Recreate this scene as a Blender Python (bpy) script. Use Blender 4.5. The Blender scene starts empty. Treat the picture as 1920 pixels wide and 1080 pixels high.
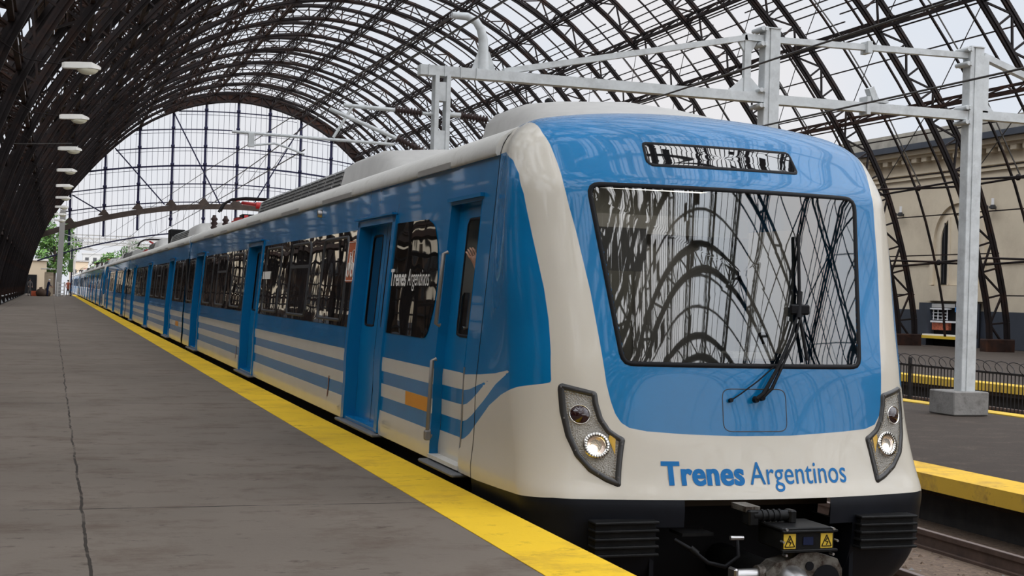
import bpy, bmesh, math, random
import numpy as np
from mathutils import Vector, Matrix
random.seed(7)
np.random.seed(7)
SC = bpy.context.scene
COL = SC.collection

# ------------------------------------------------------------------ camera
cam_d = bpy.data.cameras.new('camera')
cam = bpy.data.objects.new('camera', cam_d)
COL.objects.link(cam)
cam_d.sensor_width = 36.0
cam_d.lens = 36.0 * 2600.0 / 1920.0
cam_d.clip_start = 0.1
cam_d.clip_end = 2000
R = Matrix(((0.94850171, -0.03038573, -0.31531128),
            (-0.31534955, 0.00364988, -0.94896856),
            (0.02998595, 0.99953158, -0.00612021)))
cam.matrix_world = Matrix.Translation((0, 0, 1.4)) @ R.to_4x4()
SC.camera = cam

# ------------------------------------------------------------------ exposure
SC.view_settings.view_transform = 'Standard'
SC.view_settings.look = 'None'
SC.view_settings.exposure = 0.0
SC.view_settings.gamma = 1.0
SC.view_settings.use_curve_mapping = False

# ------------------------------------------------------------------ sky: bright overcast
W = bpy.data.worlds.new('overcast_sky')
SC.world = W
W.use_nodes = True
nt = W.node_tree
nt.nodes.clear()
def N(nt, typ, **kw):
    n = nt.nodes.new(typ)
    for k, v in kw.items():
        if k in n.inputs.keys() if hasattr(n, 'inputs') else False:
            n.inputs[k].default_value = v
        else:
            setattr(n, k, v)
    return n
out = N(nt, 'ShaderNodeOutputWorld')
bg = N(nt, 'ShaderNodeBackground')
tc = N(nt, 'ShaderNodeTexCoord')
noi = N(nt, 'ShaderNodeTexNoise')
noi.inputs['Scale'].default_value = 2.6
noi.inputs['Detail'].default_value = 5
noi.inputs['Roughness'].default_value = 0.55
ramp = N(nt, 'ShaderNodeValToRGB')
ramp.color_ramp.elements[0].position = 0.38
ramp.color_ramp.elements[0].color = (0.74, 0.80, 0.89, 1)
ramp.color_ramp.elements[1].position = 0.62
ramp.color_ramp.elements[1].color = (0.85, 0.84, 0.86, 1)
nt.links.new(tc.outputs['Generated'], noi.inputs['Vector'])
nt.links.new(noi.outputs['Fac'], ramp.inputs['Fac'])
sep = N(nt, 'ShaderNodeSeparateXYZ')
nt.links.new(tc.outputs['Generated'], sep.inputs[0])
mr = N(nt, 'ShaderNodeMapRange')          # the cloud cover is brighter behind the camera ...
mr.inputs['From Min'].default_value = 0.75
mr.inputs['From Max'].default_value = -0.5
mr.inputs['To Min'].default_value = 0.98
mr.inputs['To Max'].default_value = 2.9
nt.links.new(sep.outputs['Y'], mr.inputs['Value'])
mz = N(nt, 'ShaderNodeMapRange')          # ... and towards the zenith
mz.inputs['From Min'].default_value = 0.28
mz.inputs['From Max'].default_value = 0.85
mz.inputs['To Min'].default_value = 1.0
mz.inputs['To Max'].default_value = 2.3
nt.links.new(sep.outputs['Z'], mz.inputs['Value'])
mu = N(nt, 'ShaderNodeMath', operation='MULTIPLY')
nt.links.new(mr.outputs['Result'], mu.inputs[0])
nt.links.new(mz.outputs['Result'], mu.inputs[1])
nt.links.new(ramp.outputs['Color'], bg.inputs['Color'])
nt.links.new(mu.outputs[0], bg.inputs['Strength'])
nt.links.new(bg.outputs['Background'], out.inputs['Surface'])

# ------------------------------------------------------------------ materials
MATS = {}
def mat(name, col=(0.5, 0.5, 0.5), rough=0.5, metal=0.0, coat=0.0, spec=0.5, var=0.0, vscale=3.0,
        bump=0.0, bscale=20.0, dirt=None, dscale=1.5, dpos=(0.5, 0.7), emit=None, estr=0.0, stretch=(1, 1, 1)):
    m = bpy.data.materials.new(name)
    m.use_nodes = True
    t = m.node_tree
    b = t.nodes['Principled BSDF']
    b.inputs['Base Color'].default_value = (*col, 1)
    b.inputs['Roughness'].default_value = rough
    b.inputs['Metallic'].default_value = metal
    b.inputs['Specular IOR Level'].default_value = spec
    b.inputs['Coat Weight'].default_value = coat
    b.inputs['Coat Roughness'].default_value = 0.03
    last = None
    if var or bump or dirt:
        co = t.nodes.new('ShaderNodeTexCoord')
        mp = t.nodes.new('ShaderNodeMapping')
        mp.inputs['Scale'].default_value = stretch
        t.links.new(co.outputs['Object'], mp.inputs['Vector'])
    if var:
        n = t.nodes.new('ShaderNodeTexNoise')
        n.inputs['Scale'].default_value = vscale
        n.inputs['Detail'].default_value = 6
        n.inputs['Roughness'].default_value = 0.65
        r = t.nodes.new('ShaderNodeValToRGB')
        r.color_ramp.elements[0].position = 0.3
        r.color_ramp.elements[0].color = tuple(c * (1 - var) for c in col) + (1,)
        r.color_ramp.elements[1].position = 0.7
        r.color_ramp.elements[1].color = tuple(min(1, c * (1 + var)) for c in col) + (1,)
        t.links.new(mp.outputs[0], n.inputs['Vector'])
        t.links.new(n.outputs['Fac'], r.inputs['Fac'])
        last = r.outputs['Color']
    if dirt:
        n = t.nodes.new('ShaderNodeTexNoise')
        n.inputs['Scale'].default_value = dscale
        n.inputs['Detail'].default_value = 8
        n.inputs['Roughness'].default_value = 0.7
        r = t.nodes.new('ShaderNodeValToRGB')
        r.color_ramp.elements[0].position = dpos[0]
        r.color_ramp.elements[0].color = (0, 0, 0, 1)
        r.color_ramp.elements[1].position = dpos[1]
        r.color_ramp.elements[1].color = (1, 1, 1, 1)
        mx = t.nodes.new('ShaderNodeMix')
        mx.data_type = 'RGBA'
        mx.inputs[6].default_value = (*col, 1)
        mx.inputs[7].default_value = (*dirt, 1)
        if last:
            t.links.new(last, mx.inputs[6])
        t.links.new(mp.outputs[0], n.inputs['Vector'])
        t.links.new(n.outputs['Fac'], r.inputs['Fac'])
        t.links.new(r.outputs['Color'], mx.inputs[0])
        last = mx.outputs[2]
    if last:
        t.links.new(last, b.inputs['Base Color'])
    if bump:
        n = t.nodes.new('ShaderNodeTexNoise')
        n.inputs['Scale'].default_value = bscale
        n.inputs['Detail'].default_value = 5
        bp = t.nodes.new('ShaderNodeBump')
        bp.inputs['Strength'].default_value = bump
        bp.inputs['Distance'].default_value = 0.02
        t.links.new(mp.outputs[0], n.inputs['Vector'])
        t.links.new(n.outputs['Fac'], bp.inputs['Height'])
        t.links.new(bp.outputs['Normal'], b.inputs['Normal'])
    if emit:
        b.inputs['Emission Color'].default_value = (*emit, 1)
        b.inputs['Emission Strength'].default_value = estr
    MATS[name] = m
    return m

BLUE = (0.002, 0.145, 0.345)
CREAM = (0.57, 0.53, 0.45)
mat('white_paint', CREAM, 0.28, coat=0.4, var=0.03, vscale=2)
mat('blue_paint', BLUE, 0.25, coat=0.15, spec=0.25, var=0.06, vscale=2)
mat('roof_white', (0.60, 0.585, 0.54), 0.5, var=0.08, vscale=3, dirt=(0.33, 0.31, 0.27), dscale=3, dpos=(0.55, 0.8), bump=0.25, bscale=9)
mat('roof_grey', (0.36, 0.345, 0.32), 0.35, metal=0.25, var=0.08, vscale=2)
mat('aluminium', (0.55, 0.535, 0.50), 0.38, metal=0.3, var=0.08, vscale=4)
mat('grille_metal', (0.30, 0.30, 0.29), 0.5, metal=0.5, dirt=(0.75, 0.73, 0.68), dscale=5, dpos=(0.55, 0.7), stretch=(1, 2.0, .5))
mat('black_grille', (0.02, 0.02, 0.02), 0.6)
mat('black_skirt', (0.008, 0.009, 0.012), 0.42, spec=0.12, var=0.2, vscale=4)
mat('black_rubber', (0.008, 0.008, 0.009), 0.45, spec=0.12)
mat('black_metal', (0.012, 0.012, 0.012), 0.4, spec=0.12, metal=0.2, var=0.4, vscale=9)
mat('steel', (0.42, 0.41, 0.40), 0.3, metal=0.9)
mat('handrail_steel', (0.24, 0.22, 0.20), 0.45, metal=0.5)
mat('step_grey', (0.12, 0.125, 0.13), 0.6)
mat('grimy_steel', (0.16, 0.15, 0.13), 0.45, metal=0.5, dirt=(0.035, 0.022, 0.014), dscale=12, dpos=(0.42, 0.6))
mat('brown_beam', (0.055, 0.042, 0.03), 0.6, spec=0.12)
mat('galvanised', (0.52, 0.54, 0.54), 0.55, metal=0.15, var=0.12, vscale=5, dirt=(0.38, 0.39, 0.39), dscale=3, dpos=(.5, .75))
mat('lamp_grey', (0.78, 0.76, 0.70), 0.5)
mat('lamp_bowl', (0.72, 0.70, 0.55), 0.25, coat=.3)
mat('insulator', (0.045, 0.03, 0.028), 0.3, spec=0.12)
mat('wire', (0.06, 0.055, 0.05), 0.5, metal=0.4)
mat('arch_iron', (0.014, 0.011, 0.011), 0.6, spec=0.12, var=0.3, vscale=1.2, dirt=(0.035, 0.017, 0.011), dscale=0.9, dpos=(0.5, 0.72))
mat('rust_iron', (0.026, 0.015, 0.012), 0.7, spec=0.12, var=0.4, vscale=1.5, dirt=(0.055, 0.022, 0.012), dscale=1.2, dpos=(0.5, 0.7))
mat('added_boarding', (0.046, 0.029, 0.020), 0.8, spec=0.12, var=0.45, vscale=0.8, dirt=(0.06, 0.03, 0.016), dscale=0.5, dpos=(0.5, 0.7))
mat('gable_iron', (0.018, 0.018, 0.045), 0.55, spec=0.12)
mat('gable_beam', (0.055, 0.042, 0.035), 0.65, spec=0.12, var=0.3, vscale=1)
mat('yellow_plain', (0.66, 0.44, 0.03), 0.6)
mat('orange_paint', (0.62, 0.25, 0.015), 0.4)
mat('sign_orange', (0.45, 0.10, 0.03), 0.4)
mat('sign_white', (0.75, 0.72, 0.66), 0.5)
mat('grey_mark', (0.30, 0.29, 0.25), 0.6)
mat('letter_blue', (0.006, 0.14, 0.38), 0.5, spec=.2)
mat('red_paint', (0.42, 0.02, 0.02), 0.4)
mat('rust_red', (0.16, 0.05, 0.03), 0.6)
mat('wall_cream', (0.53, 0.455, 0.34), 0.85, var=0.06, vscale=0.6, bump=0.2, bscale=3, dirt=(0.42, 0.35, 0.26), dscale=0.4, dpos=(0.5, 0.8))
mat('wall_dark', (0.030, 0.036, 0.048), 0.6, var=0.15, vscale=1)
mat('parapet_grey', (0.26, 0.24, 0.20), 0.9, var=0.3, vscale=0.8)
mat('void_dark', (0.008, 0.008, 0.009), 0.8, spec=0.12)
mat('window_frame_dark', (0.03, 0.03, 0.032), 0.5)
mat('concrete', (0.20, 0.19, 0.175), 0.85, var=0.15, vscale=3, dirt=(0.12, 0.11, 0.10), dscale=4, dpos=(.5, .7), bump=.3, bscale=25)
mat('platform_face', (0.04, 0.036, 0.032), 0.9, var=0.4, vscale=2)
mat('rail_side', (0.10, 0.062, 0.045), 0.7, var=0.3, vscale=6)
mat('rail_top', (0.23, 0.18, 0.16), 0.45, metal=0.6)
mat('ballast', (0.135, 0.092, 0.062), 0.95, var=0.45, vscale=14, bump=1.0, bscale=35, dirt=(0.20, 0.15, 0.11), dscale=30, dpos=(0.56, 0.66))
mat('weeds', (0.06, 0.10, 0.025), 0.9, var=0.4, vscale=6)
mat('fence_iron', (0.022, 0.02, 0.02), 0.6, spec=0.12)
mat('leaf', (0.09, 0.19, 0.035), 0.7, var=0.5, vscale=2)
mat('leaf_dark', (0.04, 0.09, 0.02), 0.7, var=0.5, vscale=2)
mat('bark', (0.08, 0.06, 0.045), 0.9)
mat('city_cream', (0.52, 0.42, 0.30), 0.9)
mat('city_grey', (0.34, 0.33, 0.31), 0.9)
mat('city_white', (0.62, 0.6, 0.56), 0.9)
mat('skin', (0.45, 0.24, 0.16), 0.6)
mat('cloth_navy', (0.015, 0.02, 0.05), 0.9, spec=0.12)
mat('cloth_grey', (0.10, 0.09, 0.085), 0.9)
mat('cloth_white', (0.65, 0.64, 0.62), 0.9)
mat('hair_dark', (0.02, 0.014, 0.01), 0.8)
mat('sack_brown', (0.07, 0.04, 0.025), 0.9)
mat('crate_orange', (0.50, 0.09, 0.03), 0.6)
mat('bench_metal', (0.62, 0.63, 0.62), 0.45, metal=.3)
mat('cab_wall', (0.58, 0.56, 0.50), 0.7)
mat('cab_dark', (0.03, 0.03, 0.032), 0.7)
mat('camera_white', (0.75, 0.74, 0.72), 0.4)
mat('kiosk_white', (0.7, 0.7, 0.7), 0.5)
mat('kiosk_red', (0.45, 0.12, 0.06), 0.7, var=.5, vscale=8)
mat('kiosk_blue', (0.02, 0.16, 0.42), 0.5)
mat('cab_fill_glow', (0.9, 0.9, 0.85), 0.5, emit=(1.0, 0.97, 0.9), estr=2.5)  # emission for the panel added to brighten the cab
mat('lamp_warm', (0.75, 0.62, 0.52), 0.2, metal=.6, coat=.5)
mat('headlamp_glow', (0.9, 0.85, 0.75), 0.3, emit=(1.0, 0.86, 0.70), estr=5.0)
mat('chrome', (0.75, 0.72, 0.66), 0.18, metal=1.0)
mat('reflector', (0.38, 0.36, 0.32), 0.28, metal=0.75, bump=0.8, bscale=120)
mat('lens_amber', (0.55, 0.32, 0.03), 0.3)
mat('tail_lens', (0.022, 0.006, 0.006), 0.12, coat=.8)
mat('headlight_rim', (0.035, 0.033, 0.031), 0.28, spec=0.12, coat=.5)
mat('screw', (0.2, 0.19, 0.18), 0.4, metal=.8)

def glassy(name, tint, refl, rough=0.015, dark=None, wave=0.0, wscale=1.0):
    m = bpy.data.materials.new(name)
    m.use_nodes = True
    t = m.node_tree
    t.nodes.clear()
    o = t.nodes.new('ShaderNodeOutputMaterial')
    g = t.nodes.new('ShaderNodeBsdfGlossy')
    g.inputs['Roughness'].default_value = rough
    g.inputs['Color'].default_value = (0.92, 0.92, 0.90, 1)
    if dark:
        tr = t.nodes.new('ShaderNodeBsdfDiffuse')
        tr.inputs['Color'].default_value = (*dark, 1)
    else:
        tr = t.nodes.new('ShaderNodeBsdfTransparent')
        tr.inputs['Color'].default_value = (*tint, 1)
    fr = t.nodes.new('ShaderNodeFresnel')
    fr.inputs['IOR'].default_value = 1.5
    ad = t.nodes.new('ShaderNodeMath')
    ad.operation = 'ADD'
    ad.use_clamp = True
    ad.inputs[1].default_value = refl
    t.links.new(fr.outputs[0], ad.inputs[0])
    mx = t.nodes.new('ShaderNodeMixShader')
    t.links.new(ad.outputs[0], mx.inputs[0])
    t.links.new(tr.outputs[0], mx.inputs[1])
    t.links.new(g.outputs[0], mx.inputs[2])
    t.links.new(mx.outputs[0], o.inputs[0])
    if wave:
        co = t.nodes.new('ShaderNodeTexCoord')
        n = t.nodes.new('ShaderNodeTexNoise')
        n.inputs['Scale'].default_value = wscale
        n.inputs['Detail'].default_value = 1
        bp = t.nodes.new('ShaderNodeBump')
        bp.inputs['Strength'].default_value = wave
        bp.inputs['Distance'].default_value = 0.05
        t.links.new(co.outputs['Object'], n.inputs['Vector'])
        t.links.new(n.outputs['Fac'], bp.inputs['Height'])
        t.links.new(bp.outputs['Normal'], g.inputs['Normal'])
    MATS[name] = m
    return m
glassy('windscreen_glass', (0.58, 0.58, 0.56), 0.075)
glassy('display_glass', None, 0.10, dark=(0.01, 0.01, 0.011))
glassy('side_glass', None, 0.22, dark=(0.010, 0.009, 0.008), wave=0.09, wscale=1.6)
glassy('lens_clear', (0.95, 0.95, 0.95), 0.04)

def livery_material():
    """white body paint with the blue livery: the painted area comes from a signed distance stored on the mesh"""
    m = bpy.data.materials.new('livery')
    m.use_nodes = True
    t = m.node_tree
    b = t.nodes['Principled BSDF']
    b.inputs['Roughness'].default_value = 0.24
    b.inputs['Coat Weight'].default_value = 0.4
    b.inputs['Specular IOR Level'].default_value = 0.25
    b.inputs['Coat Roughness'].default_value = 0.03
    a = t.nodes.new('ShaderNodeAttribute')
    a.attribute_name = 'blue'
    r = t.nodes.new('ShaderNodeMapRange')
    r.inputs['From Min'].default_value = -0.0015
    r.inputs['From Max'].default_value = 0.0015
    t.links.new(a.outputs['Fac'], r.inputs['Value'])
    co = t.nodes.new('ShaderNodeTexCoord')
    n = t.nodes.new('ShaderNodeTexNoise')
    n.inputs['Scale'].default_value = 1.5
    n.inputs['Detail'].default_value = 6
    t.links.new(co.outputs['Object'], n.inputs['Vector'])
    def rampc(c, v):
        q = t.nodes.new('ShaderNodeValToRGB')
        q.color_ramp.elements[0].position = .35
        q.color_ramp.elements[1].position = .65
        q.color_ramp.elements[0].color = tuple(x * (1 - v) for x in c) + (1,)
        q.color_ramp.elements[1].color = tuple(x * (1 + v) for x in c) + (1,)
        t.links.new(n.outputs['Fac'], q.inputs['Fac'])
        return q.outputs[0]
    mx = t.nodes.new('ShaderNodeMix')
    mx.data_type = 'RGBA'
    t.links.new(r.outputs['Result'], mx.inputs[0])
    t.links.new(rampc(CREAM, .03), mx.inputs[6])
    t.links.new(rampc(BLUE, .08), mx.inputs[7])
    t.links.new(mx.outputs[2], b.inputs['Base Color'])
    n2 = t.nodes.new('ShaderNodeTexNoise')
    n2.inputs['Scale'].default_value = 0.9
    n2.inputs['Detail'].default_value = 2
    t.links.new(co.outputs['Object'], n2.inputs['Vector'])
    bp = t.nodes.new('ShaderNodeBump')
    bp.inputs['Strength'].default_value = 0.012
    bp.inputs['Distance'].default_value = 0.03
    t.links.new(n2.outputs['Fac'], bp.inputs['Height'])
    t.links.new(bp.outputs['Normal'], b.inputs['Normal'])
    t.links.new(bp.outputs['Normal'], b.inputs['Coat Normal'])
    MATS['livery'] = m
livery_material()

def platform_material(name, base, dirtc, slab=(2.45, 8.0), off=(0.26, 1.05), asphalt=False):
    m = bpy.data.materials.new(name)
    m.use_nodes = True
    t = m.node_tree
    L = t.links.new
    b = t.nodes['Principled BSDF']
    b.inputs['Roughness'].default_value = 0.85
    b.inputs['Specular IOR Level'].default_value = 0.15
    co = t.nodes.new('ShaderNodeTexCoord')
    def noise(sc, det, rough, st):
        mp = t.nodes.new('ShaderNodeMapping')
        mp.inputs['Scale'].default_value = st
        L(co.outputs['Object'], mp.inputs[0])
        n = t.nodes.new('ShaderNodeTexNoise')
        n.inputs['Scale'].default_value = sc
        n.inputs['Detail'].default_value = det
        n.inputs['Roughness'].default_value = rough
        L(mp.outputs[0], n.inputs['Vector'])
        return n.outputs['Fac']
    def ramp2(src, p0, p1):
        q = t.nodes.new('ShaderNodeValToRGB')
        q.color_ramp.elements[0].position = p0
        q.color_ramp.elements[1].position = p1
        L(src, q.inputs['Fac'])
        return q.outputs[0]
    def mixc(f, a, c):
        mx = t.nodes.new('ShaderNodeMix')
        mx.data_type = 'RGBA'
        L(f, mx.inputs[0])
        for i, v in ((6, a), (7, c)):
            if isinstance(v, tuple):
                mx.inputs[i].default_value = (*v, 1)
            else:
                L(v, mx.inputs[i])
        return mx.outputs[2]
    c1 = mixc(ramp2(noise(0.5, 4, .5, (1, 1, 1)), .3, .7), tuple(x * .86 for x in base), tuple(x * 1.12 for x in base))
    c2 = mixc(ramp2(noise(1.7, 8, .75, (.8, 1.1, 1)), .50, .68), c1, dirtc)
    c3 = mixc(ramp2(noise(5, 7, .75, (.7, 1.2, 1)), .58, .70), c2, tuple(x * .62 for x in dirtc))
    c3 = mixc(ramp2(noise(40, 3, .6, (1, 1, 1)), .40, .62), tuple(x * .9 for x in base), c3) if asphalt else c3
    if slab:
        sp = t.nodes.new('ShaderNodeSeparateXYZ')
        L(co.outputs['Object'], sp.inputs[0])
        wob = noise(1.2, 4, .6, (1, 1, 1))
        fac = None
        for ax, s, o, w in (('X', slab[0], off[0], .009), ('Y', slab[1], off[1], .014)):
            a = t.nodes.new('ShaderNodeMath'); a.operation = 'SUBTRACT'; L(sp.outputs[ax], a.inputs[0]); a.inputs[1].default_value = o
            wb = t.nodes.new('ShaderNodeMath'); wb.operation = 'MULTIPLY_ADD'; L(wob, wb.inputs[0]); wb.inputs[1].default_value = .07; L(a.outputs[0], wb.inputs[2])
            p = t.nodes.new('ShaderNodeMath'); p.operation = 'PINGPONG'; L(wb.outputs[0], p.inputs[0]); p.inputs[1].default_value = s / 2
            l = t.nodes.new('ShaderNodeMath'); l.operation = 'LESS_THAN'; L(p.outputs[0], l.inputs[0]); l.inputs[1].default_value = w
            if fac is None:
                fac = l.outputs[0]
            else:
                mxm = t.nodes.new('ShaderNodeMath'); mxm.operation = 'MAXIMUM'; L(fac, mxm.inputs[0]); L(l.outputs[0], mxm.inputs[1]); fac = mxm.outputs[0]
        brk = t.nodes.new('ShaderNodeMath'); brk.operation = 'MULTIPLY'
        L(fac, brk.inputs[0]); L(ramp2(noise(2.2, 5, .6, (1, 1, 1)), .36, .52), brk.inputs[1])
        c3 = mixc(brk.outputs[0], c3, tuple(x * .25 for x in base))
    L(c3, b.inputs['Base Color'])
    bp = t.nodes.new('ShaderNodeBump')
    bp.inputs['Strength'].default_value = .5 if asphalt else .22
    bp.inputs['Distance'].default_value = .012
    L(noise(25, 6, .7, (1, 1, 1)), bp.inputs['Height'])
    L(bp.outputs[0], b.inputs['Normal'])
    MATS[name] = m
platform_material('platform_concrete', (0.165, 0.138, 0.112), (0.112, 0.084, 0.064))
platform_material('yellow_paint', (0.78, 0.50, 0.028), (0.56, 0.34, 0.035), slab=None)
platform_material('asphalt', (0.052, 0.041, 0.033), (0.100, 0.078, 0.060), slab=None, asphalt=True)
platform_material('ochre_yellow', (0.68, 0.42, 0.055), (0.42, 0.26, 0.07), slab=None)
platform_material('worn_yellow', (0.55, 0.37, 0.05), (0.38, 0.26, 0.10), slab=None)

# ------------------------------------------------------------------ helpers
def tag(o, label=None, cat=None, group=None, kind=None):
    if label: o['label'] = label
    if cat: o['category'] = cat
    if group: o['group'] = group
    if kind: o['kind'] = kind
    return o
def empty(name, loc=(0, 0, 0), rz=0.0, label=None, cat=None, group=None):
    o = bpy.data.objects.new(name, None)
    COL.objects.link(o)
    o.location = loc
    o.rotation_euler = (0, 0, rz)
    o.empty_display_size = 0.2
    return tag(o, label, cat, group)
def copy_tree(o, parent=None):
    c = o.copy()
    COL.objects.link(c)
    c.parent = parent
    for ch in o.children:
        copy_tree(ch, c)
    return c

class MB:
    def __init__(s):
        s.v = []; s.f = []; s.m = []; s.mats = []; s.attr = None; s.sm = []
    def mi(s, name):
        if name not in s.mats: s.mats.append(name)
        return s.mats.index(name)
    def add(s, vs, fs, m, smooth=False):
        b = len(s.v)
        s.v.extend([tuple(map(float, p)) for p in vs])
        i = s.mi(m)
        for f in fs:
            s.f.append(tuple(b + k for k in f)); s.m.append(i); s.sm.append(smooth)
    def box(s, c, d, m, bev=0.0):
        x, y, z = c; a, b, e = d[0] / 2, d[1] / 2, d[2] / 2
        if bev > 0:
            bv = min(bev, a * .9, b * .9, e * .9)
            vs = []
            for sx in (-1, 1):
                for sy in (-1, 1):
                    for sz in (-1, 1):
                        vs.append((x + sx * (a - bv), y + sy * (b - bv), z + sz * e))
                        vs.append((x + sx * (a - bv), y + sy * b, z + sz * (e - bv)))
                        vs.append((x + sx * a, y + sy * (b - bv), z + sz * (e - bv)))
            bm = bmesh.new()
            for p in vs: bm.verts.new(p)
            bmesh.ops.convex_hull(bm, input=bm.verts)
            bm.verts.ensure_lookup_table(); bm.verts.index_update()
            s.add([v.co[:] for v in bm.verts], [[v.index for v in f.verts] for f in bm.faces], m)
            bm.free()
            return
        vs = [(x + i * a, y + j * b, z + k * e) for i in (-1, 1) for j in (-1, 1) for k in (-1, 1)]
        s.add(vs, [(0, 1, 3, 2), (4, 6, 7, 5), (0, 4, 5, 1), (2, 3, 7, 6), (0, 2, 6, 4), (1, 5, 7, 3)], m)
    def beam(s, p, q, w, h, m, up=(0, 0, 1)):
        p = np.array(p, float); q = np.array(q, float); d = q - p
        L = np.linalg.norm(d)
        if L < 1e-6: return
        d /= L; u = np.array(up, float)
        if abs(d @ u) > .97: u = np.array((0, 1, 0.)) if abs(d[1]) < .9 else np.array((1., 0, 0))
        sd = np.cross(d, u); sd /= np.linalg.norm(sd); u = np.cross(sd, d)
        vs = [o + a * sd * w / 2 + b * u * h / 2 for o in (p, q) for a, b in ((-1, -1), (1, -1), (1, 1), (-1, 1))]
        s.add(vs, [(3, 2, 1, 0), (4, 5, 6, 7), (0, 1, 5, 4), (1, 2, 6, 5), (2, 3, 7, 6), (3, 0, 4, 7)], m)
    def tube(s, pts, r, m, n=8, cap=True):
        pts = [np.array(p, float) for p in pts]
        rr = r if hasattr(r, '__len__') else [r] * len(pts)
        rings = []; prev = None
        for i, p in enumerate(pts):
            a = pts[max(i - 1, 0)]; b = pts[min(i + 1, len(pts) - 1)]
            d = b - a; d /= max(np.linalg.norm(d), 1e-9)
            if prev is None:
                u = np.array((0, 0, 1.)) if abs(d[2]) < .9 else np.array((1., 0, 0))
            else: u = prev
            u = u - d * (u @ d); u /= np.linalg.norm(u); prev = u
            w = np.cross(d, u)
            rings.append([p + rr[i] * (math.cos(t) * u + math.sin(t) * w) for t in np.linspace(0, 2 * math.pi, n, endpoint=False)])
        vs = [v for rg in rings for v in rg]
        fs = [(i * n + k, i * n + (k + 1) % n, (i + 1) * n + (k + 1) % n, (i + 1) * n + k) for i in range(len(pts) - 1) for k in range(n)]
        s.add(vs, fs, m, True)
        if cap:
            s.add(rings[0], [tuple(range(n - 1, -1, -1))], m); s.add(rings[-1], [tuple(range(n))], m)
    def prism(s, pts, vec, m, smooth=False):
        n = len(pts); vec = np.array(vec, float)
        a = [np.array(p, float) for p in pts]; b = [p + vec for p in a]
        s.add(a + b, [tuple(range(n - 1, -1, -1)), tuple(range(n, 2 * n))], m)
        s.add(a + b, [(i, (i + 1) % n, n + (i + 1) % n, n + i) for i in range(n)], m, smooth)
    def grid(s, P, m, smooth=True, flip=False, keep=None):
        nu, nv = P.shape[:2]
        fs = []
        for i in range(nu - 1):
            for j in range(nv - 1):
                if keep is not None and not keep[i, j]: continue
                q = (i * nv + j, (i + 1) * nv + j, (i + 1) * nv + j + 1, i * nv + j + 1)
                fs.append(q[::-1] if flip else q)
        s.add(P.reshape(-1, 3), fs, m, smooth)
    def build(s, name, parent=None, loc=None, recalc=False):
        me = bpy.data.meshes.new(name)
        me.from_pydata(s.v, [], s.f)
        for k in s.mats: me.materials.append(MATS[k])
        me.polygons.foreach_set('material_index', s.m)
        me.polygons.foreach_set('use_smooth', s.sm)
        if s.attr is not None:
            a = me.attributes.new('blue', 'FLOAT', 'POINT')
            a.data.foreach_set('value', np.array(s.attr, dtype=np.float32))
        me.update()
        if recalc:
            bm = bmesh.new(); bm.from_mesh(me)
            bmesh.ops.remove_doubles(bm, verts=bm.verts, dist=1e-4)
            bmesh.ops.recalc_face_normals(bm, faces=bm.faces)
            bm.to_mesh(me); bm.free()
        o = bpy.data.objects.new(name, me)
        COL.objects.link(o)
        if parent: o.parent = parent
        if loc is not None: o.location = loc
        return o

def sdpoly(poly, px, py):
    """signed distance to a polygon, negative inside"""
    P = np.array(poly, float); d = np.full(px.shape, 1e9); ins = np.zeros(px.shape, bool)
    n = len(P)
    for i in range(n):
        a = P[i]; b = P[(i + 1) % n]; e = b - a
        wx = px - a[0]; wy = py - a[1]
        t = np.clip((wx * e[0] + wy * e[1]) / (e @ e + 1e-12), 0, 1)
        d = np.minimum(d, np.hypot(wx - t * e[0], wy - t * e[1]))
        c = (a[1] > py) != (b[1] > py)
        with np.errstate(divide='ignore', invalid='ignore'):
            xi = (b[0] - a[0]) * (py - a[1]) / (b[1] - a[1] + 1e-15) + a[0]
        ins ^= c & (px < xi)
    return np.where(ins, -d, d)

# ================================================================== THE SETTING
g = MB()
g.box((20, 60, -1.45), (220, 460, 0.3), 'ballast')
tag(g.build('ground'), kind='structure')
p = MB()
p.box((0.0, 60.0, -0.25), (5.7, 232, 0.5), 'platform_concrete')
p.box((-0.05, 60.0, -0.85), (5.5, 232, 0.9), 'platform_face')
tag(p.build('floor_platform'), kind='structure')
p = MB()
p.box((2.63, 60.0, -0.196), (0.46, 232, 0.40), 'yellow_paint')
tag(p.build('trim_platform_edge'), kind='structure')
p = MB()
p.box((-6.8, 60.0, -0.35), (8.0, 232, 0.7), 'platform_face')
tag(p.build('floor_side_strip'), kind='structure')
p = MB()
p.box((14.3, 60.0, -0.79), (7.4, 240, 0.3), 'asphalt')
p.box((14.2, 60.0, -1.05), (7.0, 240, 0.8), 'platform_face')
tag(p.build('floor_island_platform'), kind='structure')
p = MB()
p.box((10.62, 60.0, -0.72), (0.72, 240, 0.196), 'ochre_yellow')
tag(p.build('trim_island_edge_near'), kind='structure')
p = MB()
p.box((17.98, 60.0, -0.72), (0.45, 240, 0.2), 'worn_yellow')
tag(p.build('trim_island_edge_far'), kind='structure')
p = MB()
p.box((36.5, 60.0, -0.79), (23.4, 240, 0.3), 'asphalt')
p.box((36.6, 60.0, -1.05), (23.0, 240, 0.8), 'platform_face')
tag(p.build('floor_far_platform'), kind='structure')
p = MB()
p.box((25.05, 60.0, -0.72), (0.7, 240, 0.21), 'worn_yellow')
tag(p.build('trim_far_edge'), kind='structure')

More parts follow.
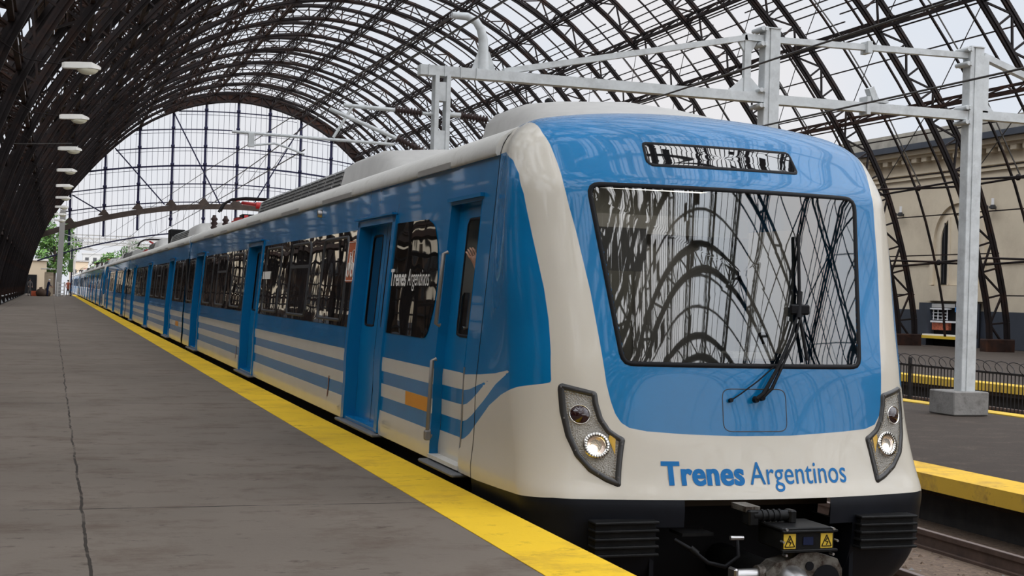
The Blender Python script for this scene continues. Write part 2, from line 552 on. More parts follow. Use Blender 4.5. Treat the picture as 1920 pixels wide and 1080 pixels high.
def rail(x, lab, y0=-20, y1=240):
    r = MB()
    r.box((0, (y0 + y1) / 2, -1.285), (0.15, y1 - y0, 0.03), 'rail_side')
    r.box((0, (y0 + y1) / 2, -1.21), (0.03, y1 - y0, 0.14), 'rail_side')
    r.box((0, (y0 + y1) / 2, -1.125), (0.075, y1 - y0, 0.05), 'rail_side')
    o = empty('rail', (x, 0, 0), 0, lab, 'rail', 'running rails')
    r.build('rail_web', o)
    r = MB(); r.box((0, (y0 + y1) / 2, -1.098), (0.066, y1 - y0, 0.006), 'rail_top')
    tag(r.build('rail_head', o), 'polished running surface of the rail')
    return o
rail(7.80, 'rusty rail just right of the blue train, nearer it')
rail(9.46, 'rusty rail along the foot of the island platform with the bright yellow edge')
rail(3.60, 'rail hidden under the blue train on the platform side')
rail(5.28, 'rail under the blue train on the far side')
rail(21.7, 'rail behind the iron fence, the one nearer the fence')
rail(23.4, 'rail behind the iron fence, at the foot of the far platform')
# loose stones and litter on the track bed (uncountable)
st = MB()
for k in range(1500):
    x = random.uniform(6.2, 10.1); y = random.uniform(7, 26); s_ = random.uniform(.012, .04)
    a = random.random() * 6.28
    vs = [(x + s_ * math.cos(a + i * 2.1) * random.uniform(.7, 1.3), y + s_ * math.sin(a + i * 2.1), -1.3) for i in range(3)] + [(x, y, -1.3 + s_ * random.uniform(.5, 1.0))]
    st.add(vs, [(0, 1, 3), (1, 2, 3), (2, 0, 3)], random.choice(['concrete', 'ballast', 'rail_side', 'ballast']))
for k in range(1800):
    x = random.uniform(18.6, 21.4); y = random.uniform(20, 50); h_ = random.uniform(.05, .22); a = random.random() * 3
    st.add([(x, y, -1.3), (x + .03 * math.cos(a), y + .03 * math.sin(a), -1.3), (x + random.uniform(-.08, .08), y + random.uniform(-.08, .08), -1.3 + h_)], [(0, 1, 2)], 'weeds')
tag(st.build('track_stones'), 'loose stones and weeds scattered over the track bed', 'stones', kind='stuff')
# ================================================================== THE TRAIN SHED (iron vault)
XC = 20.7                       # middle of the nave
PROF = [(23.75, -0.6), (23.6, 1.2), (22.85, 4.2), (21.75, 7.3), (20.2, 10.1), (18.0, 13.2), (15.2, 16.5), (11.7, 19.7), (7.9, 21.9), (4.0, 23.2), (0.0, 23.7)]
def catmull(P, n):
    P = [np.array(p, float) for p in P]
    P = [2 * P[0] - P[1]] + P + [2 * P[-1] - P[-2]]
    o = []
    for i in range(1, len(P) - 2):
        for t in np.linspace(0, 1, n, endpoint=False):
            a, b, c, d = P[i - 1:i + 3]
            o.append(.5 * ((2 * b) + (-a + c) * t + (2 * a - 5 * b + 4 * c - d) * t * t + (-a + 3 * b - 3 * c + d) * t ** 3))
    o.append(P[-2])
    return np.array(o)
full = [(-a, b) for a, b in PROF] + [(a, b) for a, b in PROF[:-1][::-1]]
_raw = catmull(full, 10)
_seg = np.r_[0, np.cumsum(np.linalg.norm(np.diff(_raw, axis=0), axis=1))]
ARCL = _seg[-1]
def inner(s):                    # s = arc length along the inner chord from the left foot
    x = np.interp(s, _seg, _raw[:, 0]); z = np.interp(s, _seg, _raw[:, 1])
    e = .15
    x1 = np.interp(s + e, _seg, _raw[:, 0]); z1 = np.interp(s + e, _seg, _raw[:, 1])
    x0 = np.interp(s - e, _seg, _raw[:, 0]); z0 = np.interp(s - e, _seg, _raw[:, 1])
    tx, tz = x1 - x0, z1 - z0
    l = np.hypot(tx, tz)
    return np.array([XC + x, z]), np.array([-tz / l, tx / l])
def arc(s, off):
    p_, n_ = inner(min(max(s, 0.01), ARCL - .01))
    return p_ + n_ * off
DEPTH = 1.05
NP = 56
def make_arch():
    e = empty('roof_arch')
    S = np.linspace(0, ARCL, NP + 1)
    a = MB(); b = MB(); w = MB()
    for k in range(NP):
        for off, mb in ((0, a), (DEPTH, b)):
            p = arc(S[k], off); q = arc(S[k + 1], off)
            mb.beam((p[0], 0, p[1]), (q[0], 0, q[1]), .31, .13, 'arch_iron', up=(0, 1, 0))
            mb.beam((p[0], 0, p[1]), (q[0], 0, q[1]), .06, .24, 'arch_iron', up=(0, 1, 0))
    for k in range(0, NP, 1):
        p = arc(S[k], 0.05); q = arc(S[k], DEPTH - .05)
        w.beam((p[0], 0, p[1]), (q[0], 0, q[1]), .09, .09, 'arch_iron', up=(0, 1, 0))
        p = arc(S[k], 0.05 if k % 2 else DEPTH - .05); q = arc(S[k + 1], DEPTH - .05 if k % 2 else .05)
        w.beam((p[0], 0, p[1]), (q[0], 0, q[1]), .08, .10, 'arch_iron', up=(0, 1, 0))
    a.build('inner_chord', e); b.build('outer_chord', e); w.build('lattice_web', e)
    for sx in (-1, 1):
        f = MB()
        f.box((XC + sx * 24.2, 0, -.35), (1.7, .6, .7), 'rust_iron', bev=.05)
        f.build('arch_shoe', e)
    return e
SP = 7.84
ys = [58.05 + SP * k for k in range(-15, 15)]
near = sorted([y for y in ys])
arch0 = make_arch()
ordn = ['nearest', 'second', 'third', 'fourth', 'fifth', 'sixth', 'seventh', 'eighth', 'ninth', 'tenth', 'eleventh', 'twelfth', 'thirteenth', 'fourteenth', 'fifteenth', 'sixteenth', 'seventeenth', 'eighteenth']
for i, y in enumerate(near):
    o = arch0 if i == 0 else copy_tree(arch0)
    o.location = (0, y, 0)
    if y < 40:
        lab = 'dark iron lattice roof arch overhead near or behind the viewpoint'
    elif abs(y - 58.05) < 1:
        lab = 'dark lattice roof arch coming down just right of the pale concrete-footed post'
    elif abs(y - 65.89) < 1:
        lab = "dark lattice roof arch coming down beside the train's right shoulder"
    elif i == len(near) - 1:
        lab = 'last dark lattice roof arch, framing the glazed end screen'
    else:
        lab = 'dark lattice roof arch, number %s forward of the end screen' % ordn[len(near) - 1 - i]
    tag(o, lab, 'roof arch', 'iron arches of the train shed')

# lattice girders running the length of the shed
def s_at(slope, side):
    best = None
    for s in np.linspace(ARCL / 2, ARCL - .2, 3000):
        p, n_ = inner(s)
        v = (p[1] - 1.4) / p[0] - slope
        if best is None or abs(v) < best[0]: best = (abs(v), s)
    return best[1] if side > 0 else ARCL - best[1]
SL = [.0534, .144, .241, .358, .47, .58, .74, .896, 1.077]
Y0, Y1 = near[0], near[-1]
def make_girder(s, d0=0.12, d1=DEPTH - .1, rust=False):
    m = 'rust_iron' if rust else 'arch_iron'
    e = empty('roof_girder')
    a = MB(); w = MB()
    p = arc(s, d0); q = arc(s, d1)
    for c, hh in ((p, .14), (q, .12)):
        a.beam((c[0], Y0, c[1]), (c[0], Y1, c[1]), .14, hh, m)
    _, nn = inner(s)
    tx, tz = nn[1], -nn[0]
    for c in (p, q):      # paired angles with light lacing
        a.beam((c[0] + tx * .22, Y0, c[1] + tz * .22), (c[0] + tx * .22, Y1, c[1] + tz * .22), .06, .06, m)
    st_ = SP / 6
    n = int(round((Y1 - Y0) / st_))
    for k in range(n):
        y = Y0 + k * st_
        u, v = (p, q) if k % 2 else (q, p)
        w.beam((u[0], y, u[1]), (v[0], y + st_, v[1]), .07, .07, m)
        if k % 2: w.beam((p[0], y, p[1]), (q[0], y, q[1]), .06, .06, m)
    a.build('girder_chord', e); w.build('girder_lacing', e)
    return e
places = ['just above the arched window of the cream building', 'at the foot of the vault', 'low', 'third from the bottom', 'fourth from the bottom', 'fifth from the bottom', 'sixth from the bottom', 'seventh from the bottom', 'at the crown']
for i, sl in enumerate(SL):
    for side in (1, -1):
        if i == len(SL) - 1 and side < 0: continue
        if side > 0 and i < 2:
            # twin tie bars with nodes
            e = empty('tie_bar')
            s = s_at(sl, 1); c = arc(s, .45)
            a = MB(); nd = MB()
            dz = .16
            for k in range(len(near) - 1):
                ya, yb = near[k], near[k + 1]; ym = (ya + yb) / 2
                for sg in (-1, 1):
                    a.tube([(c[0], ya, c[1] + sg * dz), (c[0], ym, c[1] + sg * .02), (c[0], yb, c[1] + sg * dz)], .055, 'arch_iron', n=6)
                nd = MB(); nd.box((c[0], ym, c[1]), (.2, .3, .3), 'arch_iron', bev=.08); nd.build('clamp', e)
            a.build('bar', e)
            tag(e, ('lower' if i == 0 else 'upper') + ' pair of iron tie bars between the arches before the cream building', 'tie bar')
            continue
        e = make_girder(s_at(sl, side), rust=(i == 2 and side > 0) or side < 0)
        lab = ('lengthwise lattice roof girder at the crown of the vault' if i == 8 else
               'lengthwise lattice roof girder on the %s slope, %s' % ('right' if side > 0 else 'left',
                {0: 'lowest one beside the platform', 1: 'second lowest beside the platform', 2: 'lowest row of lacing' if side > 0 else 'third up from the platform',
                 3: 'fourth counting up', 4: 'fifth counting up', 5: 'sixth counting up', 6: 'seventh counting up', 7: 'next below the crown'}[i]))
        tag(e, lab, 'roof girder', 'lengthwise roof girders')

# glazing frames: one per bay (rafters that follow the vault, glazing bars across them, boards added low on the left)
s_sol = [s_at(a, 1) for a in SL]
def make_bay(seed):
    rnd = random.Random(seed)
    e = empty('glazing_frame')
    r = MB()
    OF = DEPTH + .12
    S = np.linspace(.5, ARCL - .5, 50)
    for fy in (.33, .67):
        for k in range(len(S) - 1):
            p = arc(S[k], OF); q = arc(S[k + 1], OF)
            r.beam((p[0], SP * fy, p[1]), (q[0], SP * fy, q[1]), .07, .13, 'arch_iron', up=(0, 1, 0))
    b = r
    s = 1.0
    hi = s_sol[3] - 1.2
    while s < ARCL - 1:
        if s < ARCL * .47: step = .42
        elif s < s_sol[7]: step = .9
        elif s < s_sol[5]: step = 2.4
        elif s < s_sol[3]: step = .46
        else: step = 2.1
        mid = (s_sol[5] < s < s_sol[3])
        ya, yb = (0, SP)
        if mid and rnd.random() < .12:
            ya, yb = (0, SP * .5) if rnd.random() < .5 else (SP * .5, SP)
        if rnd.random() > .06:
            p = arc(s, OF + .09)
            b.beam((p[0], ya, p[1]), (p[0], yb, p[1]), .05, .06, 'arch_iron')
        s += step
    b.build('bar_lattice', e)
    # thin wind-bracing rods on the right slope
    d = MB()
    for a_, b_ in ((s_sol[4], s_sol[3]), (s_sol[3], s_sol[2]), (s_sol[2], s_sol[1])):
        p = arc(a_, .6); q = arc(b_, .6)
        d.beam((p[0], 0, p[1]), (q[0], SP, q[1]), .035, .035, 'wire')
        d.beam((p[0], SP * .5, p[1]), (q[0], SP * .5, q[1]), .05, .05, 'wire')
    d.build('tie_rod', e)
    # weathered boards with slits, added on the left haunch to darken that side
    bd = MB()
    s = .6
    send = ARCL * .49
    while s < send:
        w_ = rnd.uniform(.5, 1.1)
        fr = s / send
        y = 0.0
        while y < SP - .1:
            l = rnd.uniform(.7, 2.2); l = min(l, SP - y)
            if rnd.random() > (.34 + .54 * fr ** 1.2):
                p = arc(s, OF + .17); q = arc(s + w_ - .06, OF + .17)
                vs = [(p[0], y + .03, p[1]), (p[0], y + l - .03, p[1]), (q[0], y + l - .03, q[1]), (q[0], y + .03, q[1])]
                nx = (q[1] - p[1]); nz = -(q[0] - p[0]); l2 = math.hypot(nx, nz); nx, nz = -nx / l2 * .03, -nz / l2 * .03
                bd.prism(vs, (nx, 0, nz), 'added_boarding')
            y += l
        s += w_
    tag(bd.build('added_boarding', e), kind='stuff')
    return e
protos = [make_bay(k) for k in range(4)]
used = [False] * 4
for i in range(len(near) - 1):
    k = i % 4
    o = protos[k] if not used[k] else copy_tree(protos[k])
    used[k] = True
    o.location = (0, near[i], 0)
    j = len(near) - 2 - i
    lab = ('roof glazing frame of rafters and bars overhead near or behind the viewpoint' if near[i] < 40 else
           'weathered frame of rafters and bars over the %s roof bay from the end screen' % (ordn[j] if j < len(ordn) and j > 0 else 'very first'))
    tag(o, lab, 'roof frame', 'open glazing frames of the vault')

# dark boarded lean-to along the left foot of the vault
m = MB()
for k in range(len(near) - 1):
    if near[k] < 80: continue
    m.box((-3.75, near[k] + SP / 2, 2.2), (.12, SP - .1, 4.0), 'added_boarding')
tag(m.build('wall_left'), kind='structure')
m = MB()
m.box((-14, 40, 5.0), (.6, 300, 11), 'wall_cream')
m.box((-13.6, 40, .8), (.3, 300, 3.0), 'wall_dark')
for k in range(-12, 22):
    m.box((-13.6, k * 8, 5.4), (.5, 1.0, 7), 'wall_cream')
    m.box((-13.68, k * 8 + 4, 4.8), (.3, 3.4, 3.6), 'void_dark')
tag(m.build('wall_side_building'), kind='structure')

m = MB()
m.box((18, -66, 4.5), (70, 2, 11), 'brown_beam')
for k in range(12): m.box((-12 + 5.4 * k, -64.9, 4.0), (2.6, .3, 6.5), 'void_dark')
tag(m.build('wall_back'), kind='structure')

# ------------------------------------------------------------------ end screen
GY = near[-1] + .4
sc_ = empty('end_screen', (0, GY, 0), 0, 'tall iron-framed glazed screen closing the far end of the vault', 'screen')
def arch_z(x, off=0.0):
    best = 0
    for s in np.linspace(.1, ARCL - .1, 400):
        p, n_ = inner(s)
        if abs(p[0] - x) < .12: best = max(best, p[1])
    return best
def fam(x, z0, k): return z0 - k * (x - XC) ** 2
mull = [XC + 3.78 * k for k in range(-5, 6)]
for x in mull:
    zt = arch_z(x)
    if zt < 6: continue
    m = MB()
    m.box((x, 0, (zt + fam(x, 9.0, .009)) / 2), (.26, .3, zt - fam(x, 9.0, .009)), 'gable_iron')
    for k in range(9):
        zz = fam(x, 22.6 - 2.16 * k, .0052)
        if 9 < zz < zt - .2:
            m.box((x, -.1, zz), (.44, .34, .34), 'gable_iron', bev=.08)
    o = m.build('mullion', sc_)
m = MB()
for k in range(6):
    z0 = 22.4 - 2.16 * k
    xs = np.linspace(XC - 22, XC + 22, 45)
    for a, b in zip(xs[:-1], xs[1:]):
        za, zb = fam(a, z0, .0052), fam(b, z0, .0052)
        if za < arch_z(a) and zb < arch_z(b) and za > fam(a, 11.3, .0085):
            m.beam((a, 0, za), (b, 0, zb), .10, .13 if k != 3 else .2, 'gable_iron')
            m.beam((a, -.2, za - .42), (b, -.2, zb - .42), .04, .05, 'gable_iron')
xs = np.arange(XC - 21.2, XC + 21.2, .63)
for x in xs:
    zt = arch_z(x)
    zb = fam(x, 8.2, .0085)
    if zt > zb + .5: m.box((x, .1, (zt + zb) / 2), (.035, .05, zt - zb), 'gable_iron')
m.build('glazing_grid', sc_)
m = MB()
xs = np.linspace(XC - 22.3, XC + 22.3, 40)
for a, b in zip(xs[:-1], xs[1:]):
    m.beam((a, -.1, fam(a, 11.1, .0088)), (b, -.1, fam(b, 11.1, .0088)), .5, .62, 'gable_beam')
for x in mull:
    z = fam(x, 11.1, .0088)
    m.prism([(x - .7, -.3, z + .3), (x + .7, -.3, z + .3), (x + .13, -.3, z + 1.0), (x - .13, -.3, z + 1.0)], (0, .3, 0), 'gable_beam')
m.build('curved_tie_beam', sc_)
m = MB()
xs = np.linspace(XC - 22.3, XC + 22.3, 40)
for a, b in zip(xs[:-1], xs[1:]):
    m.beam((a, 0, fam(a, 8.1, .0085)), (b, 0, fam(b, 8.1, .0085)), .14, .16, 'gable_iron')
m.build('lower_rail', sc_)
m = MB()
for (xa, za, xb, zb) in ((13.1, 22, 18.9, 11.2), (28.4, 21.6, 22.6, 11.2), (6.6, 17.3, 12.4, 11), (34.8, 17.2, 29, 11), (2.0, 11.6, 5.6, 9.6)):
    m.beam((xa, -.15, za), (xb, -.15, zb), .14, .14, 'gable_iron')
m.build('diagonal_brace', sc_)
m = MB()
S_ = np.linspace(ARCL * .38, ARCL * .93, 40)
for a, b in zip(S_[:-1], S_[1:]):
    p = arc(a, .0); q = arc(a, DEPTH); r = arc(b, DEPTH); t = arc(b, .0)
    m.prism([(v[0], -.3, v[1]) for v in (p, q, r, t)], (0, .06, 0), 'rust_iron')
m.build('arch_fascia', sc_)

# ------------------------------------------------------------------ building on the right
wl = MB()
WX = 48.0
wl.box((WX + .5, 60, 4.8), (1.0, 160, 11.7), 'wall_cream')
wl_o = tag(wl.build('wall_right'), kind='structure')
def wpart(name, parts):
    m = MB()
    for c, d, mt in parts: m.box(c, d, mt)
    return tag(m.build(name), kind='structure')
wpart('wall_right_dado', [((WX - .06, 60, .37), (.14, 160, 1.97), 'wall_dark')])
wpart('trim_1', [((WX - .35, 60, 10.45), (.7, 160, .26), 'wall_cream'), ((WX - .22, 60, 10.25), (.44, 160, .16), 'wall_cream')])
wpart('trim_2', [((WX - .5, 60, 10.76), (1.0, 160, .34), 'wall_dark')])
wpart('trim_3', [((WX + .1, 60, 11.35), (.8, 160, .85), 'parapet_grey')])
wpart('trim_4', [((WX - .07, 60, 9.32), (.14, 160, .12), 'wall_cream'), ((WX - .07, 60, 9.0), (.14, 160, .08), 'wall_cream'), ((WX - .05, 60, 4.05), (.1, 160, .1), 'wall_cream')])
dn = None
for k in range(44):
    if dn is None:
        m = MB(); m.box((0, 0, 0), (.45, .5, .28), 'wall_cream', bev=.02); dn = m.build('cornice_bracket'); o = dn
    else:
        o = dn.copy(); COL.objects.link(o)
    o.location = (WX - .22, 44 + k * .98, 10.03)
    tag(o, 'cream block bracket, one of the even row under the cornice', 'bracket', 'brackets under the cornice')
# arched window
YW = 65.6
e = empty('arched_window', (WX, YW, 5.2), 0, 'tall arched recess with narrow twin lights in the cream building', 'window')
def arch_ring(mb, r0, r1, z0, x0, x1, mt):
    th = np.linspace(0, math.pi, 25)
    prof = [(-1, z0)] + [(-math.cos(t), math.sin(t)) for t in th]
    def pt(r, t): return (r * -math.cos(t), r * math.sin(t))
    for a, b in zip(th[:-1], th[1:]):
        q = [pt(r0, a), pt(r1, a), pt(r1, b), pt(r0, b)]
        mb.prism([(x0, y, z) for y, z in q], (x1 - x0, 0, 0), mt)
    for sg in (-1, 1):
        mb.box(((x0 + x1) / 2, sg * (r0 + r1) / 2, z0 / 2), (x1 - x0, r1 - r0, -z0), mt)
m = MB(); arch_ring(m, 2.15, 2.45, -2.4, -.16, 0, 'wall_cream'); arch_ring(m, 1.55, 1.78, -2.4, -.10, 0, 'wall_cream'); m.build('moulding', e)
m = MB()
m.prism([(-.05, -1.5, -2.4)] + [(-.05, -1.5 * math.cos(t), 1.5 * math.sin(t)) for t in np.linspace(0, math.pi, 20)] + [(-.05, 1.5, -2.4)], (.04, 0, 0), 'void_dark')
m.build('dark_opening', e)
m = MB(); m.box((-.1, 0, -.5), (.2, 1.5, 3.9), 'wall_cream'); m.box((-.14, .55, -.5), (.24, .12, 3.8), 'wall_cream'); m.box((-.14, -.55, -.5), (.24, .12, 3.8), 'wall_cream'); m.build('pier', e)
m = MB(); m.box((-.25, 0, -2.9), (.5, 5.0, .85), 'wall_cream'); m.build('sill_block', e)
m = MB()
for sg in (-1, 1): m.box((-.12, sg * 1.15, -.6), (.05, .05, 3.4), 'window_frame_dark')
m.build('glazing_bar', e)
# doorway with a small kiosk inside
e = empty('kiosk', (WX - .2, YW - .1, -.64), 0, 'open-fronted kiosk with shelves and a yellow counter under the arched window', 'kiosk')
m = MB(); m.box((-.02, 0, 1.2), (.1, 4.4, 2.4), 'void_dark'); m.build('opening', e)
m = MB(); m.box((-.35, 2.15, 1.2), (.5, .75, 2.4), 'wall_dark'); m.build('pier', e)
m = MB(); m.box((-.35, -2.0, 1.2), (.5, .5, 2.4), 'wall_dark'); m.build('pier', e)
m = MB(); m.box((-.2, .1, 2.25), (.16, 3.6, .22), 'city_grey'); m.build('fascia', e)
m = MB()
m.box((-.25, 1.0, 2.07), (.3, 1.7, .07), 'kiosk_white')
for k in range(4): m.box((-.3, .3 + .42 * k, 1.75), (.04, .04, .62), 'kiosk_white')
for k in range(4): m.box((-.3, .95, 1.48 + .18 * k), (.04, 1.4, .03), 'kiosk_white')
m.build('rack', e)
m = MB(); m.box((-.3, -.3, 1.35), (.5, 3.6, .10), 'kiosk_white'); m.build('upper_shelf', e)
m = MB(); m.box((-.22, .9, 1.08), (.2, 1.5, .4), 'kiosk_red'); m.build('goods', e)
m = MB(); m.box((-.5, 0, .48), (.9, 3.7, .16), 'yellow_plain'); m.box((-.45, 0, .6), (.8, 3.6, .08), 'kiosk_white'); m.build('counter', e)
m = MB(); m.box((-.42, -1.2, 2.05), (.14, 1.1, .28), 'kiosk_blue'); m.box((-.42, -1.2, 2.32), (.14, 1.1, .26), 'void_dark'); m.build('sign_box', e)
m = MB(); m.box((-.5, -.9, 2.32), (.02, .26, .18), 'kiosk_white'); m.build('sign_symbol', e)
for yy, lab in ((71.0, 'small dark floodlight on the cream wall, close to the train'), (62.5, 'small dark floodlight on the cream wall, right of the concrete-footed post')):
    e = empty('floodlight', (WX, yy, 6.95), 0, lab, 'floodlight', 'floodlights on the cream wall')
    m = MB(); m.box((-.2, 0, 0), (.4, .12, .12), 'window_frame_dark'); m.build('bracket', e)
    m = MB()
    for sg in (-1, 1): m.box((-.42, sg * .3, 0), (.22, .26, .24), 'window_frame_dark', bev=.04)
    m.build('lamp_head', e)
    m = MB(); m.box((-.2, 0, .3), (.1, .1, .4), 'kiosk_white'); m.build('bulb_cap', e)

# ------------------------------------------------------------------ iron fence between the tracks
e = empty('iron_fence', (20.6, 0, -1.3), 0, 'low black iron fence with coiled wire on top, beyond the island platform', 'fence')
f0, f1 = 20.0, 90.0
m = MB()
m.box((0, (f0 + f1) / 2, 1.28), (.05, f1 - f0, .05), 'fence_iron'); m.box((0, (f0 + f1) / 2, .15), (.05, f1 - f0, .05), 'fence_iron')
m.build('top_and_bottom_rail', e)
m = MB()
y = f0
while y < f1:
    m.box((0, y, .68), (.018, .018, 1.2), 'fence_iron'); y += .13
tag(m.build('picket', e), kind='stuff')
for k in range(29):
    m = MB(); m.box((0, f0 + k * 2.5, .72), (.07, .07, 1.5), 'fence_iron'); m.build('post', e)
m = MB()
pts = []
t = 0.0
while t < (f1 - f0):
    a = t / .42 * 2 * math.pi
    pts.append((.02 + .16 * math.cos(a), f0 + t + .10 * math.sin(a), 1.42 + .13 * math.sin(a)))
    t += .035
m.tube(pts, .011, 'fence_iron', n=3, cap=False)
m.build('coiled_wire', e)

# ------------------------------------------------------------------ catenary portal
PY = 22.8
e = empty('catenary_portal', (0, PY, 0), 0, 'pale grey galvanised steel portal carrying the overhead wires above the train', 'portal')
def ipost(mb, x, z0, z1, m_='galvanised'):
    mb.box((x - .02, 0, (z0 + z1) / 2), (.24, .24, z1 - z0), m_, bev=.01)
    mb.box((x + .06, -.13, (z0 + z1) / 2), (.2, .02, z1 - z0), m_)
    mb.box((x + .10, .12, (z0 + z1) / 2), (.12, .02, z1 - z0), m_)
    mb.box((x, 0, z1), (.32, .33, .02), m_)
m = MB(); ipost(m, 12.43, -.64, 6.47); m.build('post', e)
m = MB(); ipost(m, 16.88, -.2, 6.5); o = m.build('post', e)
m = MB()
for sg in (-1, 1): m.beam((6.22 + sg * .1, 0, -1.2), (6.2 + sg * .1, 0, 5.12), .07, .24, 'galvanised', up=(0, 1, 0))
z = -.9
while z < 5.1:
    m.box((6.21, 0, z), (.2, .2, .32), 'galvanised'); z += .82
tag(m.build('battened_post', e), 'post made of two channels joined by plates')
m = MB(); m.box((16.85, .1, -.40), (.80, .8, .46), 'concrete', bev=.02); tag(m.build('concrete_footing', e), 'square concrete block at the foot of the post')
m = MB(); m.box((9.1, 0, 5.19), (6.6, .22, .17), 'galvanised')
for k in range(4): m.box((5.95 + k * .28, -.12, 5.19), (.02, .02, .19), 'galvanised')
m.build('cross_beam', e)
m = MB(); m.box((14.65, 0, 5.17), (4.2, .2, .17), 'galvanised'); m.box((21.5, 0, 5.2), (9.0, .2, .17), 'galvanised'); m.build('cross_beam', e)
m = MB()
m.beam((7.3, 0, 5.28), (11.95, 0, 6.27), .14, .10, 'galvanised'); m.beam((11.9, 0, 6.28), (12.3, 0, 6.28), .14, .12, 'galvanised')
m.build('raking_chord', e)
m = MB(); m.beam((12.55, 0, 6.28), (16.75, 0, 6.34), .12, .11, 'galvanised'); m.beam((17.1, 0, 6.36), (19.8, 0, 5.5), .14, .12, 'galvanised'); m.build('upper_chord', e)
m = MB()
m.box((11.98, 0, 5.75), (.13, .1, .95), 'galvanised')
m.prism([(11.6, -.03, 5.26), (12.36, -.03, 5.26), (12.05, -.03, 5.55), (11.92, -.03, 5.55)], (0, .06, 0), 'galvanised')
m.prism([(11.75, -.03, 6.25), (12.2, -.03, 6.25), (12.05, -.03, 6.0), (11.92, -.03, 6.0)], (0, .06, 0), 'galvanised')
m.build('strut', e)
for z in (5.17, 6.3):
    for x in (12.24, 16.69):
        for dz in (-.14, .14):
            m = MB()
            for dx in (-.035, .035): m.tube([(x + dx, -.2, z + dz), (x + dx, .2, z + dz)], .045, 'galvanised', n=6)
            m.build('clamp_bolt', e)
m = MB(); m.box((14.5, 0, 6.3), (.1, .26, .22), 'galvanised'); m.build('beam_splice', e)
m = MB(); m.box((14.5, 0, 5.2), (.08, .28, .34), 'galvanised')
m.beam((14.58, 0, 5.55), (14.72, 0, 5.25), .16, .12, 'galvanised'); m.box((14.8, 0, 5.3), (.3, .2, .05), 'galvanised')
m.build('beam_splice', e)
m = MB(); m.box((17.12, 0, 5.8), (.14, .2, 1.1), 'galvanised'); m.prism([(17.05, -.03, 5.27), (17.4, -.03, 5.27), (17.15, -.03, 5.5), (17.05, -.03, 5.5)], (0, .06, 0), 'galvanised'); m.build('outer_strut', e)
m = MB(); m.tube([(6.94, 0, 5.25), (6.92, 0, 5.8), (6.87, 0, 5.98), (6.78, 0, 6.1), (6.62, 0, 6.17), (6.35, 0, 6.17)], [.11, .085, .08, .075, .07, .06], 'galvanised', n=8)
m.prism([(6.72, -.02, 5.26), (7.16, -.02, 5.26), (7.03, -.02, 5.6), (6.84, -.02, 5.6)], (0, .04, 0), 'galvanised')
m.build('bent_bracket', e)
def insul(mb, a, b, n=9, r=.075):
    a = np.array(a, float); b = np.array(b, float)
    pts = []; rr = []
    for k in range(n):
        for t, q in ((.05, .5), (.3, 1.0), (.5, 1.0), (.75, .5)):
            pts.append(a + (b - a) * (k + t) / n); rr.append(r * q)
    mb.tube(pts, rr, 'insulator', n=10)
ARM = [('upper_arm', [(4.53, 0, 4.5), (5.42, 0, 4.48)], .035), ('raking_arm', [(4.3, 0, 4.42), (5.46, 0, 4.0)], .035), ('steady_arm', [(2.71, 0, 3.94), (5.40, 0, 3.90)], .026)]
for nme, pts, r in ARM:
    m = MB(); m.tube(pts, r, 'galvanised', n=8); m.build('cantilever_tube', e)
m = MB(); m.tube([(4.7, 0, 4.52), (4.37, 0, 3.95)], .025, 'galvanised'); m.tube([(5.3, 0, 4.05), (5.25, 0, 3.9)], .02, 'galvanised'); m.build('link_rod', e)
m = MB(); m.box((3.02, 0, 3.82), (.10, .08, .22), 'galvanised'); m.tube([(3.05, 0, 3.74), (3.4, 0, 3.79), (3.6, 0, 3.74), (3.9, 0, 3.64)], .018, 'galvanised', n=6); m.build('registration_arm', e)
for a, b in (((5.40, 0, 4.48), (5.88, 0, 4.46)), ((5.44, 0, 4.01), (5.98, 0, 3.79)), ((6.55, 0, 4.47), (7.05, 0, 4.42))):
    m = MB(); insul(m, a, b); m.build('insulator', e)
for pts_, r_ in (([(5.88, 0, 4.46), (6.12, 0, 4.45)], .03), ([(5.98, 0, 3.79), (6.12, 0, 3.73)], .03), ([(6.3, 0, 4.47), (6.56, 0, 4.47)], .045)):
    m = MB(); m.tube(pts_, r_, 'galvanised'); m.build('insulator_cap', e)
m = MB(); m.tube([(7.05, 0, 4.42), (8.3, 0, 4.38)], .03, 'galvanised'); m.tube([(6.3, 0, 3.7), (8.2, 0, 4.3)], .03, 'galvanised'); m.build('far_arm', e)

def wire_thing(pts, r, lab, drops=None):
    e = empty('overhead_wire', (0, 0, 0), 0, lab, 'overhead wire', 'overhead line wires')
    m = MB(); m.tube(pts, r, 'wire', n=5); m.build('strand', e)
    if drops:
        m = MB()
        for a, b in drops: m.tube([a, b], .006, 'wire', n=3)
        m.build('dropper', e)
def sag(x0, z0, x1, z1, y0, y1, s, n=14):
    return [(x0 + (x1 - x0) * t, y0 + (y1 - y0) * t, z0 + (z1 - z0) * t - s * 4 * t * (1 - t)) for t in np.linspace(0, 1, n)]
a = sag(4.42, 4.55, 4.42, 4.55, 22.8, 72, .35); c = sag(3.9, 3.72, 4.6, 3.75, 22.8, 72, .02)
wire_thing(a + sag(4.42, 4.55, 4.42, 4.7, 72, 128, .35)[1:] + [(4.42, 240, 4.8)], .012, 'messenger wire over the blue train beyond the portal')
wire_thing(c + [(4.2, 120, 3.75), (4.3, 240, 3.75)], .011, 'contact wire over the blue train roof beyond the portal', [(p_, q_) for p_, q_ in zip(a[1:-1], c[1:-1])])
wire_thing([(4.6, -40, 4.6)] + sag(4.5, 5.0, 4.42, 4.55, -20, 22.8, .2), .016, 'messenger wire over the front of the blue train')
wire_thing([(8.75, -30, 5.0), (8.75, 0, 4.7), (8.75, 22.8, 4.5), (8.75, 80, 4.45), (8.75, 240, 4.5)], .014, 'upper wire over the empty track right of the train')
